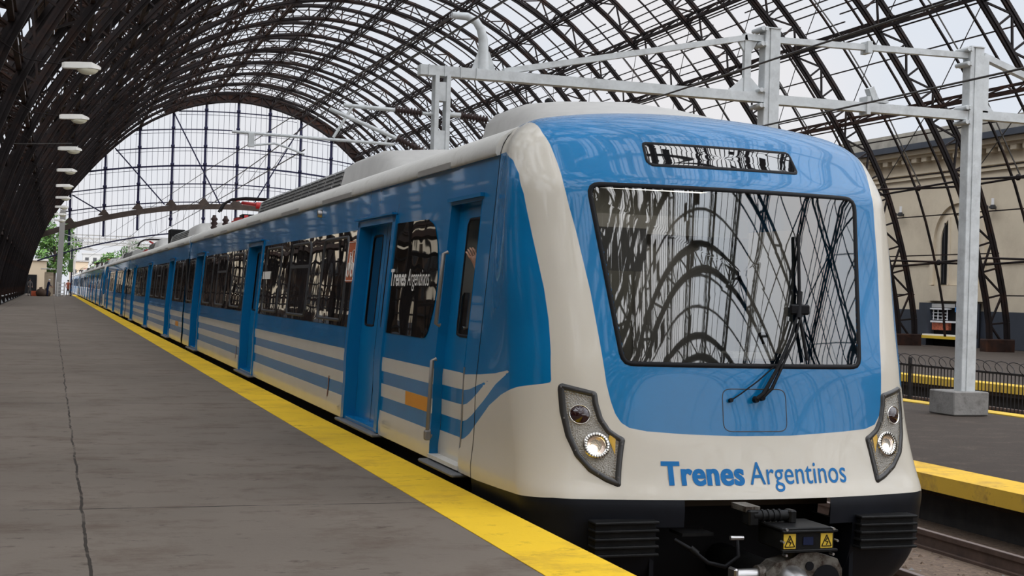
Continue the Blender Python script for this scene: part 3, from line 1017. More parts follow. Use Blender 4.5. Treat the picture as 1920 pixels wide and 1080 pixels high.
wire_thing([(8.75, -30, 3.75), (8.75, 22.8, 3.72), (8.75, 240, 3.75)], .012, 'lower contact wire over the empty track right of the train')
wire_thing([(6.3, 22.8, 6.12), (5.9, 60, 6.2), (5.5, 167, 6.6)], .014, 'feeder wire running back from the bent bracket')

# lamps over the platform
def make_lamp():
    e = empty('hanging_lamp')
    m = MB()
    P = []
    for (x, w, h0, h1) in ((-.42, .06, -.02, .09), (-.36, .10, -.03, .11), (-.05, .13, -.02, .13), (.25, .17, .0, .14), (.42, .08, -.01, .08), (.47, .03, .0, .05)):
        P.append([(x, -w, h0), (x, w, h0), (x, w * .8, h1), (x, -w * .8, h1), (x, -w, h0)])
    m.grid(np.array(P), 'lamp_grey', smooth=False)
    m.add(P[0][:4], [(0, 1, 2, 3)], 'lamp_grey'); m.add(P[-1][:4], [(3, 2, 1, 0)], 'lamp_grey')
    m.build('lamp_housing', e, recalc=True)
    m = MB()
    G = []
    for i in range(9):
        t = i / 8 * math.pi / 2
        G.append([(.16 + .25 * math.cos(t) * math.cos(a), .15 * math.cos(t) * math.sin(a), -.01 - .14 * math.sin(t)) for a in np.linspace(0, 2 * math.pi, 17)])
    m.grid(np.array(G), 'lamp_bowl'); m.build('lamp_bowl', e)
    m = MB(); m.tube([(-.4, 0, .05), (-1.2, 0, .12), (-1.8, 0, .5)], .014, 'arch_iron', n=6); m.build('bracket_arm', e)
    return e
lamp0 = make_lamp()
for k in range(9):
    o = lamp0 if k == 0 else copy_tree(lamp0)
    o.location = (.5, 34.4 + 10.7 * k, 6.5)
    tag(o, ['nearest and largest pale street-type lamp hanging over the platform', 'second pale lamp hanging over the platform', 'third pale lamp hanging over the platform',
            'fourth pale lamp along the platform', 'fifth pale lamp along the platform', 'sixth pale lamp along the platform, near the tree', 'seventh pale lamp along the platform, against the tree',
            'eighth small lamp along the platform, against the tree', 'last and smallest pale lamp over the platform'][k], 'lamp', 'lamps over the platform')
wire_thing([(-3.2, 55.7, 6.6), (-1.2, 55.7, 6.62), (.6, 55.7, 6.75)], .02, 'short black cable looping over the third platform lamp')
#PART3
# ================================================================== THE TRAIN
XM = 4.44
ZC = [-1.2, -.5, -.1, .12, .2, .3, .5, .83, .97, 2.19, 2.33, 2.5, 2.62, 2.72, 2.8, 2.9]
YC = [8.3, 8.12, 8.06, 8.05, 8.10, 8.13, 8.18, 8.235, 8.26, 8.59, 8.70, 8.835, 8.95, 9.10, 9.3, 9.7]
YSEAM = 9.65
_zt = np.linspace(-1.5, 3.3, 961)
_yt = np.interp(_zt, ZC, YC)
_w = np.hanning(47); _w /= _w.sum()
_yt = np.convolve(np.pad(_yt, 23, mode='edge'), _w, mode='valid')
def halfw(z): return 1.49 - .082 * np.clip(z - .75, 0, 3) - .04 * np.clip(.05 - z, 0, 9) + .02 * np.exp(-((z - .15) / .15) ** 2)
def SS(z):
    t = np.clip((z - .55) / 1.8, 0, 1)
    return t * t * (3 - 2 * t)
def smax(a, b, r):
    u = np.maximum(a + r, 0); v = np.maximum(b + r, 0)
    return np.minimum(np.maximum(a + r, b + r), 0) + np.hypot(u, v) - r
WS_POLY = [(-1.049, 2.19), (1.047, 2.19), (.901, .968), (-.9, .968)]
def shell(x, y, z):
    """distance-like field of the cab shell, negative inside; y in world metres"""
    x = np.abs(x)
    yc = np.interp(z, _zt, _yt)
    a = yc + x * x / 9.0 - y
    # shallow raised brow around the windscreen
    g = np.clip((9.65 - y) / .7, 0, 1); g = g * g * (3 - 2 * g)
    b = x - halfw(z) - .12 * SS(z) * g
    r = .27 + .13 * SS(z * 2.4 + .3) - .10 * SS(z * .9)
    f = smax(a * .95, b, r)
    c = z - (2.80 - .085 * x * x)
    return smax(f, c, .22)
def root(K, P, it=26):
    lo = np.zeros(K.shape[0]); hi = np.ones(K.shape[0])
    for _ in range(it):
        m = (lo + hi) / 2
        q = K + (P - K) * m[:, None]
        ins = shell(q[:, 0], q[:, 1], q[:, 2]) < 0
        lo = np.where(ins, m, lo); hi = np.where(ins, hi, m)
    return K + (P - K) * ((lo + hi) / 2)[:, None]
def front_pt(x, z, off=0.0):
    """point on the nose front at (x, z), pushed outward by off"""
    x = np.atleast_1d(np.array(x, float)); z = np.atleast_1d(np.array(z, float))
    K = np.stack([x, np.full_like(x, 9.6), z], 1); P = np.stack([x, np.full_like(x, 7.2), z], 1)
    q = root(K, P, 30)
    if off:
        e = 1e-3
        gx = shell(q[:, 0] + e, q[:, 1], q[:, 2]) - shell(q[:, 0] - e, q[:, 1], q[:, 2])
        gy = shell(q[:, 0], q[:, 1] + e, q[:, 2]) - shell(q[:, 0], q[:, 1] - e, q[:, 2])
        gz = shell(q[:, 0], q[:, 1], q[:, 2] + e) - shell(q[:, 0], q[:, 1], q[:, 2] - e)
        n = np.stack([gx, gy, gz], 1); n /= np.linalg.norm(n, axis=1)[:, None]
        q = q + n * off
    q[:, 1] -= YSEAM
    return q
POLY_F = [(-1.225, 3.2), (-1.225, 2.64), (-1.235, 2.543), (-1.216, 2.448), (-1.201, 2.319), (-1.191, 2.166), (-1.166, 2.014), (-1.132, 1.85), (-1.065, 1.447), (-1.031, 1.148), (-1.0, .85), (-.975, .735), (-.950, .66), (-.915, .605), (-.862, .572), (-.748, .552), (-.51, .537), (-.137, .525), (.262, .527), (.7, .548), (.9, .562), (.99, .59), (1.045, .66), (1.06, .72), (1.076, .867), (1.11, 1.2), (1.151, 1.463), (1.18, 1.719), (1.197, 1.976), (1.22, 2.23), (1.268, 2.371), (1.285, 2.5), (1.285, 3.2)]
POLY_S = [(10.4, 2.44), (9.65, 2.44), (9.45, 2.435), (9.265, 2.396), (9.116, 2.345), (8.993, 2.244), (8.907, 2.104), (8.832, 1.917), (8.743, 1.686), (8.661, 1.463), (8.597, 1.252), (8.545, 1.044), (8.509, .847), (8.559, .833), (8.744, .801), (9.041, .725), (9.312, .629), (9.642, .454), (9.765, .383), (9.89, .335), (10.06, .305), (10.4, .305)]
POLY_C = [(10.4, .80), (10.11, .797), (9.57, .831), (9.2, .862), (8.843, .909), (9.17, .789), (9.344, .702), (9.46, .645), (9.59, .587), (9.72, .525), (9.85, .477), (10.057, .438), (10.4, .435), (10.4, .556), (10.07, .561), (9.863, .595), (9.73, .64), (9.602, .694), (9.45, .76), (9.305, .814), (9.545, .762), (9.805, .706), (10.08, .677), (10.4, .672)]
def blue_sdf(x, y, z):
    """x from centre, y world, z"""
    front = -sdpoly(POLY_F, x, z)
    side = -sdpoly(POLY_S, y, z)
    side = np.minimum(side, np.abs(x) - 1.27)
    b = np.maximum(front, side)
    cr = sdpoly(POLY_C, y, z)
    return np.where(np.abs(x) > 1.27, np.minimum(b, cr), b)

def build_nose(parent):
    st_ = .024
    xs = np.arange(-1.75, 1.7501, st_ * 1.2)
    yl = np.arange(9.65, 7.4, -st_ * 1.2)
    plan = [(-1.75, y) for y in yl] + [(x, yl[-1]) for x in xs[1:-1]] + [(1.75, y) for y in yl[::-1]]
    plan = np.array(plan)
    def patch(zf, nz):
        """zf(t, y) gives the height of row t"""
        T = np.linspace(0, 1, nz)
        Pq = np.zeros((len(plan), nz, 3))
        for j, t in enumerate(T):
            Pq[:, j, 0] = plan[:, 0]; Pq[:, j, 1] = plan[:, 1]; Pq[:, j, 2] = zf(t, plan)
        K = np.stack([np.clip(Pq[..., 0], -.7, .7), np.clip(Pq[..., 1], 9.0, 9.65), np.clip(Pq[..., 2], -5, 1.9)], -1)
        return root(K.reshape(-1, 3), Pq.reshape(-1, 3)).reshape(Pq.shape)
    def zb(pl):
        t = np.clip((9.5 - pl[:, 1]) / 1.6, 0, 1)
        return .076 + .05 * t
    wall = patch(lambda t, pl: zb(pl) + (3.0 - zb(pl)) * t, 140)
    # top patch
    yy = yl; TX = np.zeros((len(xs), len(yy), 3))
    TX[..., 0] = xs[:, None]; TX[..., 1] = yy[None, :]; TX[..., 2] = 3.0
    TX[0, :, 0] = -1.75; TX[-1, :, 0] = 1.75
    K = np.stack([np.clip(TX[..., 0], -.7, .7), np.clip(TX[..., 1], 9.0, 9.65), np.full(TX.shape[:2], 1.9)], -1)
    top = root(K.reshape(-1, 3), TX.reshape(-1, 3)).reshape(TX.shape)
    m = MB()
    at_ = []
    for Q, flip, isw in ((wall, True, True), (top, True, False)):
        cen = (Q[:-1, :-1] + Q[1:, 1:]) / 2
        d = sdpoly(WS_POLY, cen[..., 0], cen[..., 2])
        front = cen[..., 1] < 9.0
        keep = ~((d < -.03) & front & (np.abs(cen[..., 0]) < 1.1))
        at_.append(blue_sdf(Q[..., 0], Q[..., 1], Q[..., 2]).ravel())
        Q2 = Q.copy(); Q2[..., 1] -= YSEAM
        m.grid(Q2, 'livery', True, flip=flip, keep=keep)
    m.attr = np.concatenate(at_)
    o = m.build('nose_shell', parent)
    tag(o, 'white and blue moulded cab nose')
    # black skirt below the shell
    sk = patch(lambda t, pl: -.72 + (zb(pl) + .72) * t, 40)
    m = MB()
    cen = (sk[:-1, :-1] + sk[1:, 1:]) / 2
    fr = cen[..., 1] < 8.9
    hole = fr & (((np.abs(cen[..., 0]) < .53) & (cen[..., 2] < .118)) | ((np.abs(cen[..., 0]) < .72) & (cen[..., 2] < -.05)))
    S2 = sk.copy(); S2[..., 1] -= YSEAM
    # the skirt tucks inward near its foot
    tk = np.clip((-.18 - S2[..., 2]) / .54, 0, 1) ** 2
    S2[..., 0] *= (1 - .16 * tk); S2[..., 1] += .25 * tk
    m.grid(S2, 'black_skirt', True, flip=True, keep=~hole)
    o = m.build('skirt', parent); tag(o, 'black lower skirt with the coupler opening')
    s_ = MB()
    for sg in (-1, 1):
        s_.box((sg * .735, -.95, -.42), (.02, 1.3, .7), 'black_skirt')
    return o

DISP_POLY = [(-.578, 2.503), (.578, 2.499), (.592, 2.325), (-.55, 2.32), (-.592, 2.345)]
def rounded(poly, r, n=6):
    P = [np.array(p, float) for p in poly]; o = []
    for i in range(len(P)):
        a, b, c = P[i - 1], P[i], P[(i + 1) % len(P)]
        u = (a - b) / np.linalg.norm(a - b); v = (c - b) / np.linalg.norm(c - b)
        ang = math.acos(np.clip(u @ v, -1, 1)); t = min(r / math.tan(ang / 2), .45 * np.linalg.norm(a - b), .45 * np.linalg.norm(c - b))
        p0, p1 = b + u * t, b + v * t
        for s in np.linspace(0, 1, n): o.append((1 - s) ** 2 * p0 + 2 * s * (1 - s) * b + s * s * p1)
    return np.array(o)
def resample(P, n):
    P = np.vstack([P, P[:1]]); L_ = np.r_[0, np.cumsum(np.linalg.norm(np.diff(P, axis=0), axis=1))]
    t = np.linspace(0, L_[-1], n, endpoint=False)
    return np.stack([np.interp(t, L_, P[:, 0]), np.interp(t, L_, P[:, 1])], 1)
def inset(P, d):
    """move a counter-clockwise or clockwise outline inward by d"""
    A = .5 * np.sum(P[:, 0] * np.roll(P[:, 1], -1) - np.roll(P[:, 0], -1) * P[:, 1])
    T = np.roll(P, -1, 0) - np.roll(P, 1, 0); T /= np.linalg.norm(T, axis=1)[:, None]
    Nn = np.stack([-T[:, 1], T[:, 0]], 1) * (1 if A > 0 else -1)
    return P + Nn * d
def face_flip(G, c, mapf):
    n_ = np.cross(G[1, 0] - G[0, 0], G[0, 1] - G[0, 0]) + np.cross(G[-1, 0] - G[-2, 0], G[-2, 1] - G[-2, 0])
    u_ = mapf(c[0], c[1], .05)[0] - mapf(c[0], c[1], 0.0)[0]
    return bool(n_ @ u_ < 0)
def filled(mb, P, m_, off, nr=10, mapf=front_pt):
    c = P.mean(0)
    rings = [mapf(c[0] + (P[:, 0] - c[0]) * t, c[1] + (P[:, 1] - c[1]) * t, off) for t in np.linspace(.02, 1, nr)]
    G = np.array(rings); G = np.concatenate([G, G[:, :1]], 1)
    fl = face_flip(G, c, mapf)
    mb.grid(G, m_, True, flip=fl)
    A = np.cross(rings[0][len(P) // 3] - rings[0][0], rings[0][2 * len(P) // 3] - rings[0][0])
    up_ = mapf(c[0], c[1], .05)[0] - mapf(c[0], c[1], 0.0)[0]
    mb.add(rings[0], [tuple(range(len(P)))[::(1 if A @ up_ > 0 else -1)]], m_, True)
def band_ring(mb, P, w, m_, off_o, off_i, lift=.012, mapf=front_pt):
    Q = inset(P, w)
    Pm = inset(P, w * .25); Qm = inset(P, w * .75)
    G = np.array([mapf(P[:, 0], P[:, 1], off_o), mapf(Pm[:, 0], Pm[:, 1], lift), mapf(Qm[:, 0], Qm[:, 1], lift), mapf(Q[:, 0], Q[:, 1], off_i)])
    G = np.concatenate([G, G[:, :1]], 1)
    mb.grid(G, m_, True, flip=face_flip(G, P.mean(0), mapf))

def text_mesh(body, size, bold=0.0, sx=1.0, shear=0.0, spacing=1.0):
    cu = bpy.data.curves.new('lettering', 'FONT')
    cu.body = body; cu.size = size; cu.offset = bold; cu.shear = shear; cu.space_character = spacing
    cu.resolution_u = 5
    o = bpy.data.objects.new('lettering', cu); COL.objects.link(o)
    dg = bpy.context.evaluated_depsgraph_get(); dg.update()
    me = bpy.data.meshes.new_from_object(o.evaluated_get(dg))
    v = np.array([p.co[:] for p in me.vertices]); f = [tuple(p.vertices) for p in me.polygons]
    bpy.data.objects.remove(o); bpy.data.curves.remove(cu); bpy.data.meshes.remove(me)
    v[:, 0] *= sx
    v[:, 0] -= v[:, 0].min()
    return v, f

HL = [(-1.286, .832), (-1.272, .847), (-1.18, .825), (-1.075, .801), (-1.062, .787), (-1.055, .723), (-1.031, .633), (-.985, .561), (-.935, .527), (-.902, .511), (-.892, .497), (-.91, .416), (-.93, .30), (-.942, .209), (-.959, .200), (-1.037, .23), (-1.138, .292), (-1.217, .385), (-1.263, .51), (-1.287, .663), (-1.292, .812)]

def extrude_side(mb, x_off, y0, y1, z0, z1, m_, sgn, dz=.1, flip=None):
    """a strip that follows the tumblehome of the body side"""
    zs = np.arange(z0, z1 + 1e-6, (z1 - z0) / max(1, round((z1 - z0) / dz)))
    G = np.array([[(sgn * (halfw(z) + x_off), y, z) for z in zs] for y in (y0, y1)])
    mb.grid(G, m_, True, flip=(sgn > 0) if flip is None else flip)
SX = lambda z: float(halfw(z))

STR = [.09, .305, .435, .556, .672, .80]
def straight_sdf(z):
    z = np.asarray(z, float)
    d = np.full(z.shape, -1.0)
    for a, b in ((.305, .435), (.556, .672), (.80, 2.44)):
        d = np.maximum(d, np.minimum(z - a, b - z))
    return d
ZROWS = sorted(set([.076, .09, .19, .30, .305, .31, .37, .43, .435, .44, .495, .551, .556, .561, .614, .667, .672, .677, .735, .795, .80, .805, .9, 1.03, 1.2, 1.5, 1.8, 2.05, 2.11, 2.3, 2.43, 2.44, 2.46]))
DOOR_H = 2.07
def side_panel(mb, y0, y1, z0, z1, sgn, at_list, cabzone=False):
    rows = [z for z in ZROWS if z0 < z < z1]
    rows = [z0] + rows + [z1]
    if cabzone:
        rows = list(np.arange(z0, min(1.0, z1), .02)) + [z for z in (1.0, 1.5, 2.1, 2.3, 2.42, 2.44, 2.455) if z < z1 and z > z0] + [z1]
    ny = max(2, int((y1 - y0) / (.03 if cabzone else 1.2)) + 1)
    Yv = np.linspace(y0, y1, ny)
    G = np.array([[(sgn * halfw(z), y, z) for z in rows] for y in Yv])
    mb.grid(G, 'livery', True, flip=(sgn > 0))
    if cabzone:
        at_list.append(blue_sdf(G[..., 0], G[..., 1] + YSEAM, G[..., 2]).ravel())
    else:
        at_list.append(straight_sdf(G[..., 2]).ravel())

def make_door(parent, yc, sgn, w=1.44, fr=.12, rec=.11, step=True, leaf_hand=True):
    """double sliding door at yc on one side; the parts are children of the car"""
    y0, y1 = yc - w / 2, yc + w / 2
    m = MB()
    # proud frame
    for a, b in ((y0 - fr, y0), (y1, y1 + fr)):
        extrude_side(m, .02, a, b, .09, DOOR_H + .06, 'blue_paint', sgn, .2)
        for yy, fl in ((a, sgn > 0), (b, sgn < 0)):
            zs = np.linspace(.09, DOOR_H + .06, 12)
            G = np.array([[(sgn * (halfw(z) + d), yy, z) for z in zs] for d in (-rec if (yy in (y0, y1)) else -.01, .02)])
            m.grid(G, 'blue_paint', True, flip=fl)
    extrude_side(m, .02, y0 - fr, y1 + fr, DOOR_H, DOOR_H + .06, 'blue_paint', sgn, .06)
    hw = SX(DOOR_H)
    m.add([(sgn * (hw - rec), y0, DOOR_H), (sgn * (hw + .02), y0, DOOR_H), (sgn * (hw + .02), y1, DOOR_H), (sgn * (hw - rec), y1, DOOR_H)], [(0, 1, 2, 3)], 'blue_paint')
    m.box((sgn * (hw + .03), yc, DOOR_H + .075), (.05, w + 2 * fr, .018), 'blue_paint')
    o = m.build('door_frame', parent)
    if step:
        m = MB(); m.box((sgn * (1.49 + .02), yc, .068), (.14, w + 2 * fr + .1, .03), 'step_grey', bev=.008); m.box((sgn * (1.49 - .05), yc, .10), (.14, w, .03), 'blue_paint')
        m.build('door_step', parent)
    for h in (0, 1):
        a, b = (y0, yc - .006) if h == 0 else (yc + .006, y1)
        m = MB()
        zs0, zs1 = .115, DOOR_H
        wa, wb = a + .14, b - .14
        z2, z3 = 1.06, 1.98
        for (p, q, r, s) in ((a, b, zs0, z2), (a, wa, z2, z3), (wb, b, z2, z3), (a, b, z3, zs1)):
            extrude_side(m, -rec, p, q, r, s, 'blue_paint', sgn, .3)
        for yy in (a, b):
            G = np.array([[(sgn * (halfw(z) + d), yy, z) for z in np.linspace(zs0, zs1, 6)] for d in (-rec - .03, -rec)])
            m.grid(G, 'black_rubber', True)
        lf = m.build('door_leaf', parent)
        m = MB()
        P = rounded([(wa - .01, z2 - .01), (wb + .01, z2 - .01), (wb + .01, z3 + .01), (wa - .01, z3 + .01)], .07)
        P = resample(P, 40)
        mapf = lambda y, z, off: np.stack([sgn * (halfw(np.atleast_1d(z)) - rec + off), np.atleast_1d(y), np.atleast_1d(z)], 1)
        filled(m, P, 'side_glass', -.006, nr=4, mapf=mapf)
        fix_normals(m, sgn)
        m.build('door_window', lf)
        m = MB(); band_ring(m, P, .025, 'black_rubber', .0, .0, lift=.006, mapf=mapf); m.build('window_seal', lf)
def fix_normals(m, sgn):
    pass

def make_sash(parent, y0, y1, z0, z1, sgn, mid=None):
    m = MB()
    mapf = lambda y, z, off: np.stack([sgn * (halfw(np.atleast_1d(z)) + .006 + off), np.atleast_1d(y), np.atleast_1d(z)], 1)
    P = resample(rounded([(y0, z0), (y1, z0), (y1, z1), (y0, z1)], .09), 36)
    band_ring(m, P, .035, 'window_frame_dark', .0, .0, lift=.012, mapf=mapf)
    if mid:
        extrude_side(m, .018, y0 + .03, y1 - .03, mid - .02, mid + .02, 'window_frame_dark', sgn, .04)
    return m.build('window_sash', parent)

def make_band(parent, y0, y1, sgn, sashes=3, poly=None):
    m = MB()
    if poly is None:
        extrude_side(m, .006, y0, y1, 1.03, 2.05, 'side_glass', sgn, .3)
    else:
        mapf = lambda y, z, off: np.stack([sgn * (halfw(np.atleast_1d(z)) + off), np.atleast_1d(y), np.atleast_1d(z)], 1)
        filled(m, resample(rounded(poly, .06), 60), 'side_glass', .006, nr=3, mapf=mapf)
    o = m.build('window_band', parent)
    L_ = y1 - y0
    if sashes and poly is None:
        pitch = L_ / sashes
        for k in range(sashes):
            c = y0 + pitch * (k + .5)
            w_ = min(.72, pitch * .40)
            make_sash(o, c - w_, c + w_, 1.07, 2.01, sgn, 1.70 if k % 2 else None)
    return o

def roof_profile():
    return [(1.350, 2.435), (1.378, 2.425), (1.392, 2.445), (1.385, 2.50), (1.345, 2.565), (1.27, 2.620), (1.17, 2.668), (1.0, 2.715), (.7, 2.758), (.35, 2.79), (0, 2.80)]

def make_body(car, L0, L1, doors, cab=False, car_no=0):
    """L0..L1 body length in car coordinates; doors = list of centres"""
    for sgn in (-1, 1):
        m = MB(); at_ = []
        cuts = []
        for d in doors: cuts.append((d - .84, d + .84))
        if cab: cuts.append((.33, 1.17))
        cuts.sort()
        y = L0
        for a, b in cuts + [(L1, L1)]:
            if cab and y < 2.0:
                if y < .35: side_panel(m, y, a, .076, 2.46, sgn, at_, cabzone=True)
                else: side_panel(m, y, a, .076, 2.46, sgn, at_)
            else:
                side_panel(m, y, a, .076, 2.46, sgn, at_)
            if b > a:
                side_panel(m, a, b, DOOR_H + .05, 2.46, sgn, at_)
            y = b
        m.attr = np.concatenate(at_)
        m.build('body_side', car)
        for d in doors: make_door(car, d, sgn)
    # roof with the pale cantrail
    pr = roof_profile(); full_ = pr + [(-a, b) for a, b in pr[:-1][::-1]]
    ys_ = np.linspace(L0, L1, max(3, int((L1 - L0) / 1.5)))
    m = MB()
    G = np.array([[(a, y, b) for a, b in full_] for y in ys_])
    m.grid(G, 'roof_white', True, flip=True)
    m.add([(a, ys_[0], b) for a, b in full_], [tuple(range(len(full_)))], 'roof_white')
    m.build('roof', car)
    rr = random.Random(car_no)
    y = L0 + 1.2
    while y < L1 - 2:
        l = rr.uniform(.9, 1.9)
        for sgn in (-1, 1):
            m = MB(); m.box((sgn * 1.388, y + l / 2, 2.45), (.02, l, .05), 'roof_grey'); m.build('drip_strip', car)
        y += l + rr.uniform(1.2, 3.2)
    m = MB()
    zf = [(1.40, .07), (1.36, -.55), (-1.36, -.55), (-1.40, .07)]
    m.prism([(a, L0 + .02, b) for a, b in zf], (0, L1 - L0 - .04, 0), 'black_skirt')
    m.build('underframe', car)
    for yy, in ((L0 + .02,), (L1 - .05,)):
        if cab and yy < .5: continue
        m = MB()
        sec = [(1.49, .08), (1.49, .75), (1.36, 2.4), (1.1, 2.66), (0, 2.76), (-1.1, 2.66), (-1.36, 2.4), (-1.49, .75), (-1.49, .08)]
        m.prism([(a * .985, yy, b) for a, b in sec], (0, .03, 0), 'blue_paint')
        m.build('end_wall', car)

def make_ac(car, y0, y1, grille=True):
    """roof air-conditioning unit: smooth sloping hood in front, louvred sides behind"""
    e = MB()
    def sec(y, hw, h, base=2.60):
        return [(-hw - .10, y, base), (-hw, y, h - .10), (-hw + .14, y, h - .01), (0, y, h + .05), (hw - .14, y, h - .01), (hw, y, h - .10), (hw + .10, y, base)]
    ramp_ = [sec(y0, .95, 2.75), sec(y0 + .35, .93, 2.86), sec(y0 + .9, .90, 3.02), sec(y0 + 1.6, .86, 3.10), sec(y0 + 3.2, .86, 3.10)]
    e.grid(np.array(ramp_), 'aluminium', True, flip=True)
    e.add(ramp_[0], [tuple(range(7))], 'aluminium')
    o = e.build('ac_hood', car)
    e = MB()
    body = [sec(y, .84, 3.07) for y in (y0 + 3.2, y1)]
    e.grid(np.array(body), 'grille_metal', False, flip=True)
    e.add(body[1], [tuple(range(7))[::-1]], 'grille_metal')
    o = e.build('ac_unit', car)
    e = MB()
    n = int((y1 - y0 - 3.4) / .62)
    for k in range(n):
        for sgn in (-1, 1):
            for j in range(5):
                z = 2.74 + j * .055
                x = .94 - (z - 2.60) / .37 * .10 + .012
                for h in range(5):
                    e.box((sgn * x, y0 + 3.35 + k * .62 + .05 + h * .11, z), (.012, .07, .014), 'black_grille')
    tag(e.build('louvre', o), 'dark louvre slots in the unit side', kind='stuff')
    return o

def make_pantograph(car, yc):
    m = MB()
    m.box((0, yc, 2.87), (1.3, 1.7, .06), 'red_paint'); m.box((-.5, yc - .6, 2.9), (.25, .5, .16), 'black_metal')
    for sx in (-1, 1):
        m.beam((sx * .55, yc - .9, 2.92), (sx * .55, yc + .9, 2.92), .08, .08, 'red_paint')
    p = m.build('pantograph', car); tag(p, 'folded red pantograph with dark collector bows')
    m = MB()
    for sx in (-.5, .5):
        for sy in (-.7, .7): m.tube([(sx, yc + sy, 2.76), (sx, yc + sy, 2.78), (sx, yc + sy, 2.82), (sx, yc + sy, 2.86)], [.08, .11, .07, .1], 'insulator', n=8)
    m.build('insulator', p)
    m = MB()
    m.beam((0, yc + .7, 2.95), (0, yc - .5, 3.18), .13, .12, 'red_paint'); m.tube([(-.25, yc + .7, 2.96), (.25, yc + .7, 2.96)], .10, 'red_paint')
    m.build('lower_arm', p)
    m = MB()
    for sx in (-1, 1): m.tube([(sx * .12, yc - .5, 3.2), (sx * .45, yc + .55, 3.30)], .04, 'red_paint')
    m.tube([(-.3, yc - .5, 3.2), (.3, yc - .5, 3.2)], .07, 'red_paint')
    m.build('upper_arm', p)
    m = MB()
    for dy in (.4, .72):
        m.tube([(-.95, yc + dy, 3.08), (-.86, yc + dy, 3.26), (-.7, yc + dy, 3.36), (-.4, yc + dy, 3.40), (.4, yc + dy, 3.40), (.7, yc + dy, 3.36), (.86, yc + dy, 3.26), (.95, yc + dy, 3.08)], .03, 'black_metal')
    for sx in (-.55, .55): m.beam((sx, yc + .4, 3.36), (sx, yc + .72, 3.36), .05, .05, 'red_paint')
    m.build('collector_bow', p)

def car_label(o, i):
    L_ = {0: 'leading blue and white train car with the windscreen and headlights', 1: 'second car of the blue train, behind the leading one',
          2: "third car of the blue train, its blunt end meeting another unit's white nose", 3: 'fourth train car, nose to nose with the third',
          4: 'fifth car of the blue train along the far platform', 5: 'sixth car of the blue train, well down the platform',
          6: 'seventh car of the blue train, near the end screen', 7: 'eighth, next to last visible car of the blue train', 8: 'last and farthest car of the blue train'}
    tag(o, L_[i], 'train car', 'cars of the blue and white train')

